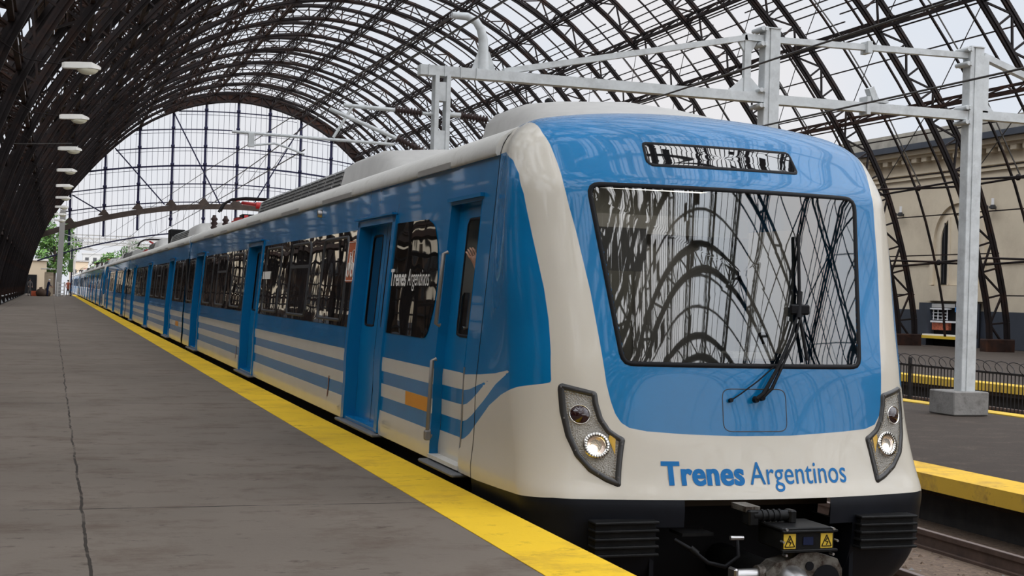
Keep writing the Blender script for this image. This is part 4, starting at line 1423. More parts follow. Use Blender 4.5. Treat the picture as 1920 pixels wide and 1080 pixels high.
def make_cab_car(detail=True):
    car = empty('train_car', (XM, YSEAM, 0))
    Lc = 23.4
    DR = [3.85, 12.35, 20.85]
    make_body(car, 0, Lc, DR, cab=True, car_no=1)
    build_nose(car)
    for sgn in (-1, 1):
        poly = [(3.05, 2.05), (1.85, 2.04), (1.62, 1.98), (1.46, 1.82), (1.34, 1.5), (1.37, 1.3), (1.48, 1.08), (1.58, 1.03), (3.05, 1.03)]
        make_band(car, 0, 0, sgn, poly=poly)
        make_band(car, DR[0] + .84, DR[1] - .84, sgn, 3 if True else 0)
        make_band(car, DR[1] + .84, DR[2] - .84, sgn, 3)
        make_band(car, DR[2] + .84, Lc - .05, sgn, 1)
        # cab side door
        m = MB(); zt = 2.13
        y0, y1 = .37, 1.13; rec = .075
        extrude_side(m, .012, y0 - .04, y0, .10, zt + .04, 'blue_paint', sgn, .2) if False else None
        sub = []
        for yy, fl in ((y0 - .04, sgn < 0), (y1 + .04, sgn > 0)):
            zs = np.linspace(.09, zt, 12)
            G = np.array([[(sgn * (halfw(z) + d), yy, z) for z in zs] for d in (-rec, .003)])
            m.grid(G, 'blue_paint', True, flip=fl)
        hw = SX(zt)
        m.box((sgn * (hw + .012), .75, zt + .03), (.04, .92, .03), 'blue_paint')
        m.add([(sgn * (hw - rec), .33, zt), (sgn * (hw + .003), .33, zt), (sgn * (hw + .003), 1.17, zt), (sgn * (hw - rec), 1.17, zt)], [(0, 1, 2, 3)], 'blue_paint')
        m.build('door_frame', car)
        m = MB(); at_ = []
        rows = list(np.arange(.11, 1.0, .02)) + [1.0, 1.08]
        def pan(a, b, rws):
            Yv = np.linspace(a, b, 20)
            G = np.array([[(sgn * (halfw(z) - rec), y, z) for z in rws] for y in Yv])
            at_.append(np.where(G[..., 1] + YSEAM < 10.35, blue_sdf(G[..., 0], G[..., 1] + YSEAM, G[..., 2]), straight_sdf(G[..., 2])).ravel())
            m.grid(G, 'livery', True, flip=(sgn > 0))
        pan(.33, 1.17, rows); pan(.33, .48, [1.08, 1.5, 2.0]); pan(.88, 1.17, [1.08, 1.5, 2.0]); pan(.33, 1.17, [2.0, zt])
        m.attr = np.concatenate(at_)
        lf = m.build('cab_door', car)
        m = MB()
        mapf = lambda y, z, off: np.stack([sgn * (halfw(np.atleast_1d(z)) - rec + off), np.atleast_1d(y), np.atleast_1d(z)], 1)
        P = resample(rounded([(.47, 1.07), (.89, 1.07), (.89, 2.01), (.47, 2.01)], .05), 30)
        if sgn > 0: filled(m, P, 'side_glass', -.01, nr=3, mapf=mapf)
        else:
            filled(m, resample(rounded([(.47, 1.07), (.89, 1.07), (.89, 1.42), (.47, 1.42)], .03), 24), 'side_glass', -.01, nr=3, mapf=mapf)
        m.build('door_window', lf)
        m = MB(); band_ring(m, P, .025, 'black_rubber', 0, 0, lift=.01, mapf=mapf); m.build('window_seal', lf)
        # grab rails
        for z0, z1 in ((.26, .88), (1.15, 1.74)):
            m = MB(); m.tube([(sgn * (SX(z0) + .01), 1.10, z0), (sgn * (SX(z0) + .045), 1.10, z0 + .012), (sgn * (SX(z1) + .045), 1.10, z1 - .012), (sgn * (SX(z1) + .01), 1.10, z1)], .017, 'handrail_steel')
            if z0 < 1: m.box((sgn * (SX(z0) + .045), 1.10, z0 + .01), (.05, .06, .08), 'handrail_steel', bev=.01)
            m.build('grab_rail', car)
        m = MB(); m.tube([(sgn * (SX(.3) + .004), .31, .26), (sgn * (SX(.84) + .004), .31, .86)], .007, 'steel', n=6); m.build('door_edge_strip', car)
        m = MB(); m.tube([(sgn * (SX(1.1) - .05), .40, 1.1), (sgn * (SX(1.75) - .05), .40, 1.75)], .012, 'steel', n=6); m.build('grab_rail', car)
        m = MB(); m.box((sgn * 1.50, .75, .055), (.16, 1.0, .03), 'step_grey', bev=.01); m.box((sgn * 1.47, .75, .10), (.1, .84, .03), 'roof_white'); m.build('door_step', car)
        # seam between nose and body
        m = MB()
        zs = np.linspace(.075, 2.44, 30)
        G = np.array([[(sgn * (halfw(z) + .0015), y, z) for z in zs] for y in (-.006, .006)])
        m.grid(G, 'black_rubber', True, flip=(sgn > 0)); m.build('panel_gap', car)
        # orange rectangle, running number, red ticks
        m = MB(); extrude_side(m, .003, 1.28, 2.07, .437, .554, 'orange_paint', sgn, .05); m.build('orange_panel', car)
        for dy in (5.53, 13.6):
            m = MB(); extrude_side(m, .004, dy, dy + .045, .235, .465, 'rust_red', sgn, .1); m.build('jacking_mark', car)
    def side_text(body, y_start, z, size, sx, mt, bold=0.0, spacing=1.0, off=.006, name='lettering', width=None):
        v, f = text_mesh(body, size, bold, sx, 0, spacing)
        if width: v[:, 0] *= width / v[:, 0].max()
        m = MB()
        vs = [(-(halfw(z + p[1]) + off), y_start - p[0], z + p[1]) for p in v]
        m.add(vs, [q for q in f], mt)
        return m.build(name, car), v[:, 0].max()
    side_text('Trenes', 2.99, 1.47, .215, .92, 'sign_white', bold=.005, off=.012, width=.60)
    side_text('Argentinos', 2.33, 1.47, .215, .86, 'sign_white', off=.012, width=.74)
    side_text('M 5111', 2.84, .165, .10, .9, 'grey_mark', off=.003, spacing=1.25)
    side_text('M51', 4.95, .13, .09, .8, 'grey_mark', off=.003, spacing=1.2)
    # bicycle sign on the window
    m = MB(); extrude_side(m, .014, 4.66, 5.06, 1.50, 1.94, 'sign_orange', -1, .2)
    sg_ = m.build('bicycle_sign', car)
    m = MB()
    def sp(y, z): return (-(halfw(z) + .019), y, z)
    for cy, cz in ((4.76, 1.63), (4.95, 1.63)):
        m.tube([sp(cy + .062 * math.cos(a), cz + .075 * math.sin(a)) for a in np.linspace(0, 2 * math.pi, 18)], .007, 'sign_white', n=4)
    for a, b in (((4.76, 1.63), (4.80, 1.77)), ((4.80, 1.77), (4.91, 1.77)), ((4.91, 1.77), (4.95, 1.63)), ((4.87, 1.64), (4.80, 1.77)), ((4.87, 1.64), (4.915, 1.80)), ((4.87, 1.64), (4.95, 1.63)), ((4.80, 1.77), (4.795, 1.83)), ((4.795, 1.83), (4.75, 1.84)), ((4.89, 1.81), (4.94, 1.81))):
        m.tube([sp(*a), sp(*b)], .007, 'sign_white', n=4)
    for a, b in (((4.675, 1.515), (5.045, 1.515)), ((4.675, 1.925), (5.045, 1.925)), ((4.675, 1.515), (4.675, 1.925)), ((5.045, 1.515), (5.045, 1.925))):
        m.tube([sp(*a), sp(*b)], .004, 'sign_white', n=4)
    m.build('bicycle_symbol', sg_)
    m = MB(); extrude_side(m, .014, 10.5, 11.25, 1.55, 1.66, 'sign_white', -1, .1); m.build('notice_sticker', car)
    m = MB(); m.tube([(-(SX(2.33)) - .002, 7.0, 2.33), (-(SX(2.33)) - .05, 7.0, 2.33)], [.05, .04], 'steel', n=10); m.build('marker_lamp', car)

    # ---- windscreen
    def glass_pt(x, z, off=0.0):
        x = np.atleast_1d(np.array(x, float)); z = np.atleast_1d(np.array(z, float))
        return np.stack([x, 8.262 + (z - .97) * .2705 + x * x / 9.0 - YSEAM - off, z], 1)
    P = resample(rounded(WS_POLY, .09), 160)
    m = MB(); filled(m, inset(P, .03), 'windscreen_glass', 0, nr=14, mapf=glass_pt); m.build('windscreen', car)
    m = MB(); band_ring(m, P, .036, 'black_rubber', .002, -.006, lift=.008); m.build('windscreen_frame', car)
    P = resample(rounded(DISP_POLY, .035), 110)
    m = MB(); filled(m, inset(P, .012), 'display_glass', .003, nr=6); m.build('destination_window', car)
    m = MB(); band_ring(m, P, .024, 'black_rubber', .002, -.006, lift=.006); m.build('destination_frame', car)
    # access hatch outline
    P = resample(rounded([(-.225, .835), (.252, .835), (.25, .553), (-.226, .553)], .06), 80)
    m = MB(); band_ring(m, P, .006, 'window_frame_dark', .001, .001, lift=.002); m.build('access_hatch', car)
    # lettering across the nose
    v, f = text_mesh('Trenes', .205, .0055, 1.0, 0, 1.06)
    v[:, 0] *= .562 / v[:, 0].max()
    m = MB(); 
    for dx in (-.0035, 0, .0035): m.add(front_pt(-.668 + v[:, 0] + dx, .219 + v[:, 1], .003), f, 'letter_blue')
    m.build('lettering', car)
    v, f = text_mesh('Argentinos', .205, .0008, 1.0, 0, 1.02)
    v[:, 0] *= .752 / v[:, 0].max()
    m = MB(); q = front_pt(-.064 + v[:, 0], .218 + v[:, 1], .003); m.add(q, f, 'letter_blue'); m.build('lettering', car)
    # ---- headlights
    for sg in (-1, 1):
        Q = np.array(HL) * np.array([-sg, 1.0])
        P = resample(rounded(Q, .006, 3), 120)
        hd = MB(); band_ring(hd, P, .038, 'headlight_rim', .001, .006, lift=.014)
        hl = hd.build('headlight', car); tag(hl, 'teardrop headlight cluster with a dark rim')
        m = MB(); filled(m, inset(P, .034), 'reflector', .003, nr=8); m.build('reflector', hl)
        def disc(cx, cz, r, mt, off, name, dome=0.0, sx=1.0):
            m = MB(); th = np.linspace(0, 2 * math.pi, 33)[:-1]
            rings = []
            for t in (0.05, .35, .6, .8, .93, 1.0):
                rings.append(front_pt(cx + r * t * sx * np.cos(th), cz + r * t * np.sin(th), off + dome * (1 - t * t)))
            G = np.array(rings); G = np.concatenate([G, G[:, :1]], 1)
            m.grid(G, mt, True, flip=True); m.add(rings[0], [tuple(range(32))], mt, True)
            return m.build(name, hl)
        def ring(cx, cz, r0, r1, mt, off, lift, name, sx=1.0):
            m = MB(); th = np.linspace(0, 2 * math.pi, 33)[:-1]
            rings = [front_pt(cx + r * sx * np.cos(th), cz + r * np.sin(th), o_) for r, o_ in ((r1, off), (r1 * .97, lift), (r0 * 1.06, lift), (r0, off))]
            G = np.array(rings); G = np.concatenate([G, G[:, :1]], 1)
            m.grid(G, mt, True, flip=False)
            return m.build(name, hl)
        disc(-sg * -1.172, .651, .056, 'tail_lens', .008, 'tail_lamp', dome=.02)
        ring(-sg * -1.172, .651, .055, .063, 'chrome', .004, .012, 'tail_lamp_ring')
        disc(-sg * -1.083, .455, .060, 'lamp_warm', .010, 'main_lamp', dome=-.012)
        disc(-sg * -1.083 - .022, .430, .030, 'headlamp_glow', .016, 'lit_bulb', dome=.012)
        ring(-sg * -1.080, .455, .055, .086, 'chrome', .004, .022, 'main_lamp_ring')
        m = MB(); th = np.linspace(0, 2 * math.pi, 25)[:-1]
        for a in np.linspace(0, 2 * math.pi, 28)[:-1]:
            q = front_pt([-sg * -1.080 + .061 * math.cos(a), -sg * -1.080 + .082 * math.cos(a)], [.455 + .061 * math.sin(a), .455 + .082 * math.sin(a)], .024)
            m.tube([q[0], q[1]], .0022, 'black_metal', n=4)
        m.build('lamp_fin', hl)
        q = front_pt([-sg * -.985, -sg * -.955, -sg * -.965, -sg * -1.0], [.545, .50, .40, .50], .009)
        m = MB(); m.add(q, [(0, 1, 2, 3), (3, 2, 1, 0)], 'lens_amber'); m.build('amber_reflector', hl)
        Ri = inset(P, .019)
        m = MB()
        for k in range(0, 120, 15):
            c = front_pt([Ri[k, 0]], [Ri[k, 1]], .016)[0]
            m.tube([c, c + np.array((0, -.004, 0))], .006, 'screw', n=6)
        m.build('rim_screw', hl)
        m = MB()
        Rr = resample(inset(P, .048), 90)
        for k in range(90):
            c = front_pt([Rr[k, 0]], [Rr[k, 1]], .006)[0]
            m.box(c, (.006, .004, .006), 'chrome')
        m.build('reflector_edge', hl)
    # ---- wiper
    pv = front_pt([0.0, .045], [.762, .775], .03)
    m = MB()
    for k in range(2):
        m.tube([pv[k], pv[k] + np.array((0, -.03, 0))], [.024, .018], 'black_rubber', n=10)
    wp = m.build('wiper', car); tag(wp, 'black twin-arm windscreen wiper')
    def fp(x, z, o_): return front_pt([x], [z], o_)[0]
    m = MB(); m.tube([fp(.0, .762, .05), fp(.05, .80, .06), fp(.17, .97, .06), fp(.29, 1.16, .055), fp(.36, 1.30, .05)], [.016, .015, .012, .010, .009], 'black_rubber', n=8); m.build('wiper_arm', wp)
    m = MB(); m.tube([fp(.045, .775, .05), fp(.11, .83, .06), fp(.21, .99, .06), fp(.33, 1.17, .055), fp(.40, 1.32, .05)], [.014, .012, .010, .008, .008], 'black_rubber', n=8); m.build('wiper_arm', wp)
    m = MB(); m.tube([fp(.38, 1.30, .04), fp(.42, 1.48, .035)], .02, 'black_rubber', n=6)
    m.box(fp(.40, 1.36, .035), (.15, .03, .07), 'black_rubber', bev=.01); m.build('blade_joint', wp)
    m = MB(); m.tube([fp(.42, 1.02, .03), fp(.40, 1.3, .03), fp(.43, 1.6, .03), fp(.46, 1.88, .03)], .013, 'black_rubber', n=6); m.build('wiper_blade', wp)
    m = MB(); m.tube([fp(-.17, .757, .02), fp(-.10, .80, .03), fp(.02, .88, .04), fp(.14, .97, .05)], .005, 'black_rubber', n=5); m.tube([fp(-.17, .757, .001), fp(-.17, .757, .03)], .014, 'black_rubber', n=8); m.build('washer_hose', wp)
    # ---- roof fairing behind the nose
    m = MB()
    def sec(y, hw, h, b=2.60):
        return [(-hw - .05, y, b), (-hw + .02, y, h - .20), (-hw + .10, y, h - .11), (-hw + .24, y, h - .05), (-.45, y, h - .01), (0, y, h + .02), (.45, y, h - .01), (hw - .24, y, h - .05), (hw - .10, y, h - .11), (hw - .02, y, h - .20), (hw + .05, y, b)]
    Sx = [sec(.15, .98, 2.82), sec(.5, .98, 2.92), sec(.9, .97, 3.01), sec(1.3, .96, 3.06), sec(1.75, .95, 3.07), sec(1.82, .93, 3.0)]
    m.grid(np.array(Sx), 'aluminium', True, flip=True); m.add(Sx[0], [tuple(range(11))], 'aluminium'); m.add(Sx[-1], [tuple(range(11))[::-1]], 'aluminium')
    m.build('roof_fairing', car)
    m = MB(); m.tube([(-.42, 1.6, 3.03), (-.42, 1.6, 3.10), (-.42, 1.6, 3.12)], [.04, .035, .01], 'black_metal', n=10); m.build('roof_horn', car)
    m = MB(); m.tube([(sx * x, -.003, z + .002) for sx, x, z in [(-1, 1.352, 2.44), (-1, 1.331, 2.51), (-1, 1.296, 2.573), (-1, 1.235, 2.627), (-1, 1.154, 2.673), (-1, .9, 2.728), (-1, .5, 2.778), (1, 0, 2.80), (1, .5, 2.778), (1, .9, 2.728), (1, 1.154, 2.673), (1, 1.235, 2.627), (1, 1.296, 2.573), (1, 1.331, 2.51), (1, 1.352, 2.44)]], .005, 'black_rubber', n=5); m.build('panel_gap', car)
    make_ac(car, 4.9, 15.9)
    make_pantograph(car, 21.0)
    # ---- front equipment
    for sg in (-1, 1):
        m = MB()
        for k in range(5):
            z = -.005 - k * .051
            m.box((sg * .955, -1.55, z), (.44, .13, .018), 'black_metal', bev=.005)
        m.box((sg * .955, -1.52, -.11), (.41, .12, .22), 'black_metal')
        o = m.build('anticlimber', car); tag(o, 'ribbed black anti-climber block')
        m = MB(); m.box((sg * .735, -.9, -.42), (.03, 1.2, .72), 'black_skirt'); m.build('skirt_cheek', car)
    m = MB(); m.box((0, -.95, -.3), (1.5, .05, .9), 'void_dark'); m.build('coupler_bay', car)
    m = MB(); m.box((0, -1.05, .065), (1.5, .2, .09), 'brown_beam'); m.build('headstock', car)
    cp = MB(); cp.tube([(.02, -.9, -.38), (.02, -1.9, -.38)], .12, 'black_metal', n=12)
    cpl = cp.build('coupler', car); tag(cpl, 'grimy automatic coupler with an electrical box above')
    CY = -2.05   # front face of the electrical box
    BX = .085
    m = MB()
    m.box((BX, CY + .17, -.065), (.37, .32, .125), 'black_metal', bev=.012)
    m.box((BX - .02, CY + .17, .008), (.36, .34, .02), 'black_metal', bev=.006)
    m.box((BX, CY - .0, -.004), (.39, .03, .016), 'black_metal', bev=.004); m.box((BX, CY, -.125), (.39, .03, .018), 'black_metal', bev=.004)
    m.build('electrical_box', cpl)
    for sx in (-.05, .21):
        m = MB(); m.box((sx, CY + .008, -.066), (.084, .004, .092), 'yellow_plain')
        y = CY + .004; zc_ = -.040
        tri = [(sx - .034, zc_ - .060), (sx + .034, zc_ - .060), (sx, zc_ + .010)]
        for a, b in zip(tri, tri[1:] + tri[:1]): m.beam((a[0], y, a[1]), (b[0], y, b[1]), .003, .005, 'black_metal')
        for a, b in (((sx + .004, zc_ - .008), (sx - .009, zc_ - .029)), ((sx - .009, zc_ - .029), (sx + .009, zc_ - .032)), ((sx + .009, zc_ - .032), (sx - .002, zc_ - .053))): m.beam((a[0], y, a[1]), (b[0], y, b[1]), .003, .005, 'black_metal')
        tag(m.build('warning_label', cpl), 'yellow high-voltage warning triangle')
    m = MB(); m.box((.08, CY + .006, -.066), (.07, .003, .05), 'cloth_navy'); m.build('rating_plate', cpl)
    for sx in (-.08, .25):
        for z in (-.15, .008):
            m = MB(); m.tube([(sx, CY - .015, z), (sx, CY + .03, z)], .009, 'steel', n=6); m.build('box_bolt', cpl)
    for sx in (-.105, .275):
        m = MB(); m.tube([(sx, CY + .02, -.066), (sx, CY - .02, -.066)], .008, 'steel', n=6); m.build('box_bolt', cpl)
    m = MB(); m.box((-.19, CY + .33, .10), (.10, .2, .035), 'grimy_steel'); m.tube([(-.20, CY + .22, .065), (.05, CY + .22, .06)], .034, 'black_metal', n=12)
    for k in range(4): m.tube([(-.14 + .04 * k, CY + .22, .062), (-.125 + .04 * k, CY + .22, .062)], .041, 'black_metal', n=12)
    m.box((.07, CY + .22, .055), (.05, .09, .085), 'black_metal', bev=.01); m.box((-.2, CY + .24, .05), (.07, .1, .1), 'black_metal', bev=.01)
    m.build('actuator', cpl)
    # coupler head: plate with funnel and cone
    m = MB()
    out_ = [(-.20, -.50), (-.20, -.26), (-.13, -.20), (-.02, -.175), (.03, -.145), (.15, -.14), (.22, -.165), (.30, -.185), (.335, -.25), (.335, -.50)]
    m.prism([(x, CY + .02, z) for x, z in out_], (0, .14, 0), 'grimy_steel')
    m.build('coupler_head', cpl)
    m = MB(); m.tube([(.22, CY + .012, -.315), (.22, CY + .016, -.315)], .095, 'void_dark', n=28); m.build('coupler_funnel', cpl)
    m = MB(); m.tube([(-.02, CY + .03, -.315), (-.02, CY - .02, -.315), (-.02, CY - .10, -.315), (-.02, CY - .14, -.315)], [.10, .095, .06, .03], 'steel', n=28); m.build('coupler_cone', cpl)
    m = MB(); m.tube([(.10, CY + .01, -.225), (.10, CY + .03, -.225)], .028, 'void_dark', n=16); m.build('air_port', cpl)
    m = MB(); m.tube([(-.37, CY + .1, -.285), (-.22, CY + .1, -.285)], .042, 'steel', n=16); m.box((-.385, CY + .1, -.285), (.03, .1, .1), 'steel', bev=.01)
    m.tube([(-.23, CY + .1, -.285), (-.19, CY + .1, -.29)], [.06, .07], 'grimy_steel', n=16); m.build('release_cylinder', cpl)
    m = MB(); m.tube([(-.36, CY + .2, -.07), (-.27, CY + .2, -.072)], .014, 'steel', n=10); m.build('release_pin', cpl)
    m = MB(); m.box((-.46, -1.5, -.09), (.22, .2, .02), 'black_metal'); m.build('shelf_bracket', car)
    m = MB(); m.tube([(-.62, -1.6, -.12), (-.56, -1.7, -.16), (-.46, -1.75, -.24), (-.34, -1.75, -.27), (-.22, -1.7, -.22), (-.18, -1.6, -.12)], .014, 'black_rubber', n=8); m.tube([(-.56, -1.7, -.155), (-.52, -1.72, -.19)], .022, 'black_metal', n=8); m.build('air_hose', car)
    # ---- cab interior
    m = MB()
    m.box((0, 1.45, 1.3), (2.7, .05, 2.3), 'cab_wall'); m.box((0, -.30, .72), (2.2, 1.5, .04), 'cab_dark')
    m.box((0, .35, 2.36), (2.3, 1.7, .04), 'cab_dark')
    m.build('cab_interior', car)
    m = MB(); m.box((.1, .75, 2.325), (1.2, .25, .03), 'cab_fill_glow'); m.build('cab_fill_panel', car)  # glowing panel added under the ceiling to lift the cab interior
    m = MB(); m.box((.05, -.72, .90), (2.0, .55, .10), 'cab_dark', bev=.03); m.build('driver_desk', car)
    m = MB(); m.box((.2, 1.35, 2.05), (2.3, .2, .16), 'sign_white'); m.box((.75, 1.40, 1.45), (.8, .04, 1.2), 'sign_white'); m.box((1.22, .6, 1.5), (.05, .7, 1.0), 'sign_white'); m.build('cab_bulkhead_trim', car)
    m = MB(); m.box((.38, -.62, 1.02), (.36, .2, .06), 'sign_white', bev=.015); m.box((.45, -.62, 1.07), (.2, .16, .05), 'camera_white', bev=.015)
    m.tube([(.45, -.62, 1.08), (.45, -.62, 1.12), (.45, -.62, 1.18), (.45, -.62, 1.22), (.45, -.62, 1.235)], [.08, .085, .082, .06, .01], 'camera_white', n=18)
    m.build('desk_camera', car)
    m = MB(); m.tube([(.45, -.70, 1.155), (.45, -.712, 1.155)], .045, 'black_metal', n=16); m.build('camera_lens', car)
    m = MB(); m.box((-.72, -.78, 1.75), (.4, .02, .3), 'city_grey'); m.build('windscreen_paper', car)
    return car

def make_mid_car():
    car = empty('train_car', (XM, 33.45, 0))
    Lc = 26.1
    DR = [4.4, 13.0, 21.5]
    make_body(car, 0, Lc, DR, cab=False, car_no=2)
    for sgn in (-1, 1):
        make_band(car, .05, DR[0] - .84, sgn, 1)
        make_band(car, DR[0] + .84, DR[1] - .84, sgn, 3)
        make_band(car, DR[1] + .84, DR[2] - .84, sgn, 3)
        make_band(car, DR[2] + .84, Lc - .05, sgn, 1)
        m = MB(); extrude_side(m, .003, 1.0, 1.8, .437, .554, 'orange_paint', sgn, .05); m.build('orange_panel', car)
    make_ac(car, 2.4, 11.8); make_ac(car, 15.5, 22.5)
    m = MB()
    for k in range(5):
        m.tube([(-.75 + .3 * k, .6 + .25 * k, 2.74)] + [(-.75 + .3 * k, .6 + .25 * k, 2.8 + .05 * j) for j in range(8)], [.09, .06] + [.09, .05] * 3 + [.04], 'insulator', n=8)
    m.build('roof_insulator', car)
    m = MB(); m.box((-.55, 13.6, 3.0), (.5, .7, .55), 'black_metal', bev=.03); m.build('roof_switch_box', car)
    return car

cab_car = make_cab_car()
car_label(cab_car, 0)
mid_car = make_mid_car()
car_label(mid_car, 1)
# gangway between cars
def make_gangway(y, lab, src=None):
    if src is None:
        e = empty('gangway', (XM, y, 0))
        m = MB()
        m.box((0, 0, 1.35), (2.2, .5, 2.3), 'black_rubber')
        m.build('bellows', e)
        m = MB()
        for sg in (-1, 1):
            for z0, z1, mt in ((.08, .3, 'white_paint'), (.3, .43, 'blue_paint'), (.43, .56, 'white_paint'), (.56, .67, 'blue_paint'), (.67, .8, 'white_paint'), (.8, 1.03, 'blue_paint'), (1.03, 2.05, 'black_rubber'), (2.05, 2.5, 'blue_paint')):
                m.box((sg * (1.44 - .07 * max(0, z0 - .7)), 0, (z0 + z1) / 2), (.04, .36, z1 - z0), mt)
        m.build('gap_fairing', e)
    else:
        e = copy_tree(src); e.location = (XM, y, 0)
    tag(e, lab, 'gangway', 'gangways between the cars')
    return e
# units: cab car, mid car, turned cab car
def place(src, y, rz, i):
    o = copy_tree(src); o.location = (XM, y, 0); o.rotation_euler = (0, 0, rz); car_label(o, i)
    return o
NOSE = 1.62
U1_end = 33.45 + 26.1            # 59.55
seam3 = U1_end + .4 + 23.4       # 83.35
place(cab_car, seam3, math.pi, 2)
off = (seam3 + NOSE + .75 + NOSE) - YSEAM
gw = make_gangway(33.25, 'narrow gangway between the first and second cars')
make_gangway(59.75, 'narrow gangway between the second and third cars', gw)
place(cab_car, YSEAM + off, 0, 3); place(mid_car, 33.45 + off, 0, 4); place(cab_car, seam3 + off, math.pi, 5)
place(cab_car, YSEAM + 2 * off, 0, 6); place(mid_car, 33.45 + 2 * off, 0, 7); place(cab_car, seam3 + 2 * off, math.pi, 8)
for k, (y, l) in enumerate(((33.25 + off, 'gangway between the fourth and fifth cars'), (59.75 + off, 'gangway between the fifth and sixth cars'), (33.25 + 2 * off, 'gangway between the seventh and eighth cars'), (59.75 + 2 * off, 'gangway between the last two cars'))):
    make_gangway(y, l, gw)
# ================================================================== PEOPLE
def make_person(name, loc, rz, joints, edges, cloth, legs, label, waist=.95, hip=None, group=None, hands=True, hair='hair_dark', sleeve=True):
    """one continuous skinned body; joints = {name: (x,y,z,r)}"""
    e = empty(name, loc, rz, label, 'person', group)
    names = list(joints)
    if hands:
        for sd in ('l', 'r'):
            w = np.array(joints['wrist_' + sd][:3]); el = np.array(joints['elbow_' + sd][:3])
            d = w - el; d /= np.linalg.norm(d)
            sdv = np.cross(d, (0, 1, 0)) if abs(d[1]) < .8 else np.cross(d, (1, 0, 0)); sdv /= np.linalg.norm(sdv)
            nrm = np.cross(sdv, d)
            joints['palm_' + sd] = (*(w + d * .075), .026); edges.append(('wrist_' + sd, 'palm_' + sd))
            for k, (o_, ln) in enumerate(((-.030, .065), (-.010, .075), (.011, .070), (.031, .055))):
                a = w + d * .095 + sdv * o_; b = a + d * ln * .55 + nrm * .006; c = b + d * ln * .35 + nrm * .028
                for q, (pt, r) in enumerate(((a, .0095), (b, .0085), (c, .0075))):
                    joints['f%d%d_%s' % (k, q, sd)] = (*pt, r)
                edges += [('palm_' + sd, 'f%d0_%s' % (k, sd)), ('f%d0_%s' % (k, sd), 'f%d1_%s' % (k, sd)), ('f%d1_%s' % (k, sd), 'f%d2_%s' % (k, sd))]
            a = w + d * .045 - sdv * .038; b = a + d * .035 - sdv * .018 + nrm * .012
            joints['t0_' + sd] = (*a, .011); joints['t1_' + sd] = (*b, .0095)
            edges += [('wrist_' + sd, 't0_' + sd), ('t0_' + sd, 't1_' + sd)]
    names = list(joints)
    me = bpy.data.meshes.new(name)
    me.from_pydata([joints[n][:3] for n in names], [(names.index(a), names.index(b)) for a, b in edges], [])
    o = bpy.data.objects.new('body', me); COL.objects.link(o)
    o.modifiers.new('skin', 'SKIN'); sub = o.modifiers.new('sub', 'SUBSURF'); sub.levels = 1; sub.render_levels = 1
    if not me.skin_vertices: 
        bpy.context.view_layer.update()
    for i, n in enumerate(names):
        me.skin_vertices[0].data[i].radius = (joints[n][3], joints[n][3] * (.72 if n in ('chest', 'waist', 'pelvis') else 1))
        me.skin_vertices[0].data[i].use_root = (n == 'pelvis')
    dg = bpy.context.evaluated_depsgraph_get(); dg.update()
    m2 = bpy.data.meshes.new_from_object(o.evaluated_get(dg))
    o.modifiers.clear(); o.data = m2; bpy.data.meshes.remove(me)
    for k in ('skin', cloth, legs, 'black_rubber'): m2.materials.append(MATS[k])
    hz = joints['neck'][2]; pz = joints['pelvis'][2]
    wl_ = np.array(joints['wrist_l'][:3]); wr_ = np.array(joints['wrist_r'][:3])
    el_ = np.array(joints['elbow_l'][:3]); er_ = np.array(joints['elbow_r'][:3])
    legp = [np.array(joints[n][:3]) for n in joints if n.startswith(('knee', 'ankle', 'toe'))]
    torso = [np.array(joints[n][:3]) for n in ('pelvis', 'chest', 'waist')]
    for p in m2.polygons:
        c = np.array(p.center); p.use_smooth = True
        dw = min(np.linalg.norm(c - wl_), np.linalg.norm(c - wr_)); 
        if c[2] > hz + .02 or dw < .12 and np.linalg.norm(c - (el_ if np.linalg.norm(c - wl_) < np.linalg.norm(c - wr_) else er_)) > .20: k = 0
        elif min(np.linalg.norm(c - t) for t in legp) < min(np.linalg.norm(c - t) for t in torso) and c[2] < pz + .08: k = 2
        else: k = 1
        if k == 2 and c[2] < .09: k = 3
        p.material_index = k
    o.parent = e
    h = np.array(joints['head'][:3])
    m = MB()
    m.tube([h + np.array((0, .01, -.02)), h + np.array((0, .012, .04)), h + np.array((0, .012, .09)), h + np.array((0, .01, .122)), h + np.array((0, .01, .13))], [.088, .098, .088, .05, .01], hair, n=14)
    m.build('hair' if hair == 'hair_dark' else 'cap', e)
    m = MB()
    for sx in (-1, 1): m.tube([h + np.array((sx * .032, -.088, .01)), h + np.array((sx * .032, -.094, .01))], .010, 'hair_dark', n=8)
    m.tube([h + np.array((0, -.085, .0)), h + np.array((0, -.108, -.03)), h + np.array((0, -.09, -.035))], [.008, .014, .01], 'skin', n=8)
    m.tube([h + np.array((-.022, -.085, -.058)), h + np.array((.022, -.085, -.058))], .006, 'rust_red', n=6)
    m.build('face', e)
    return e
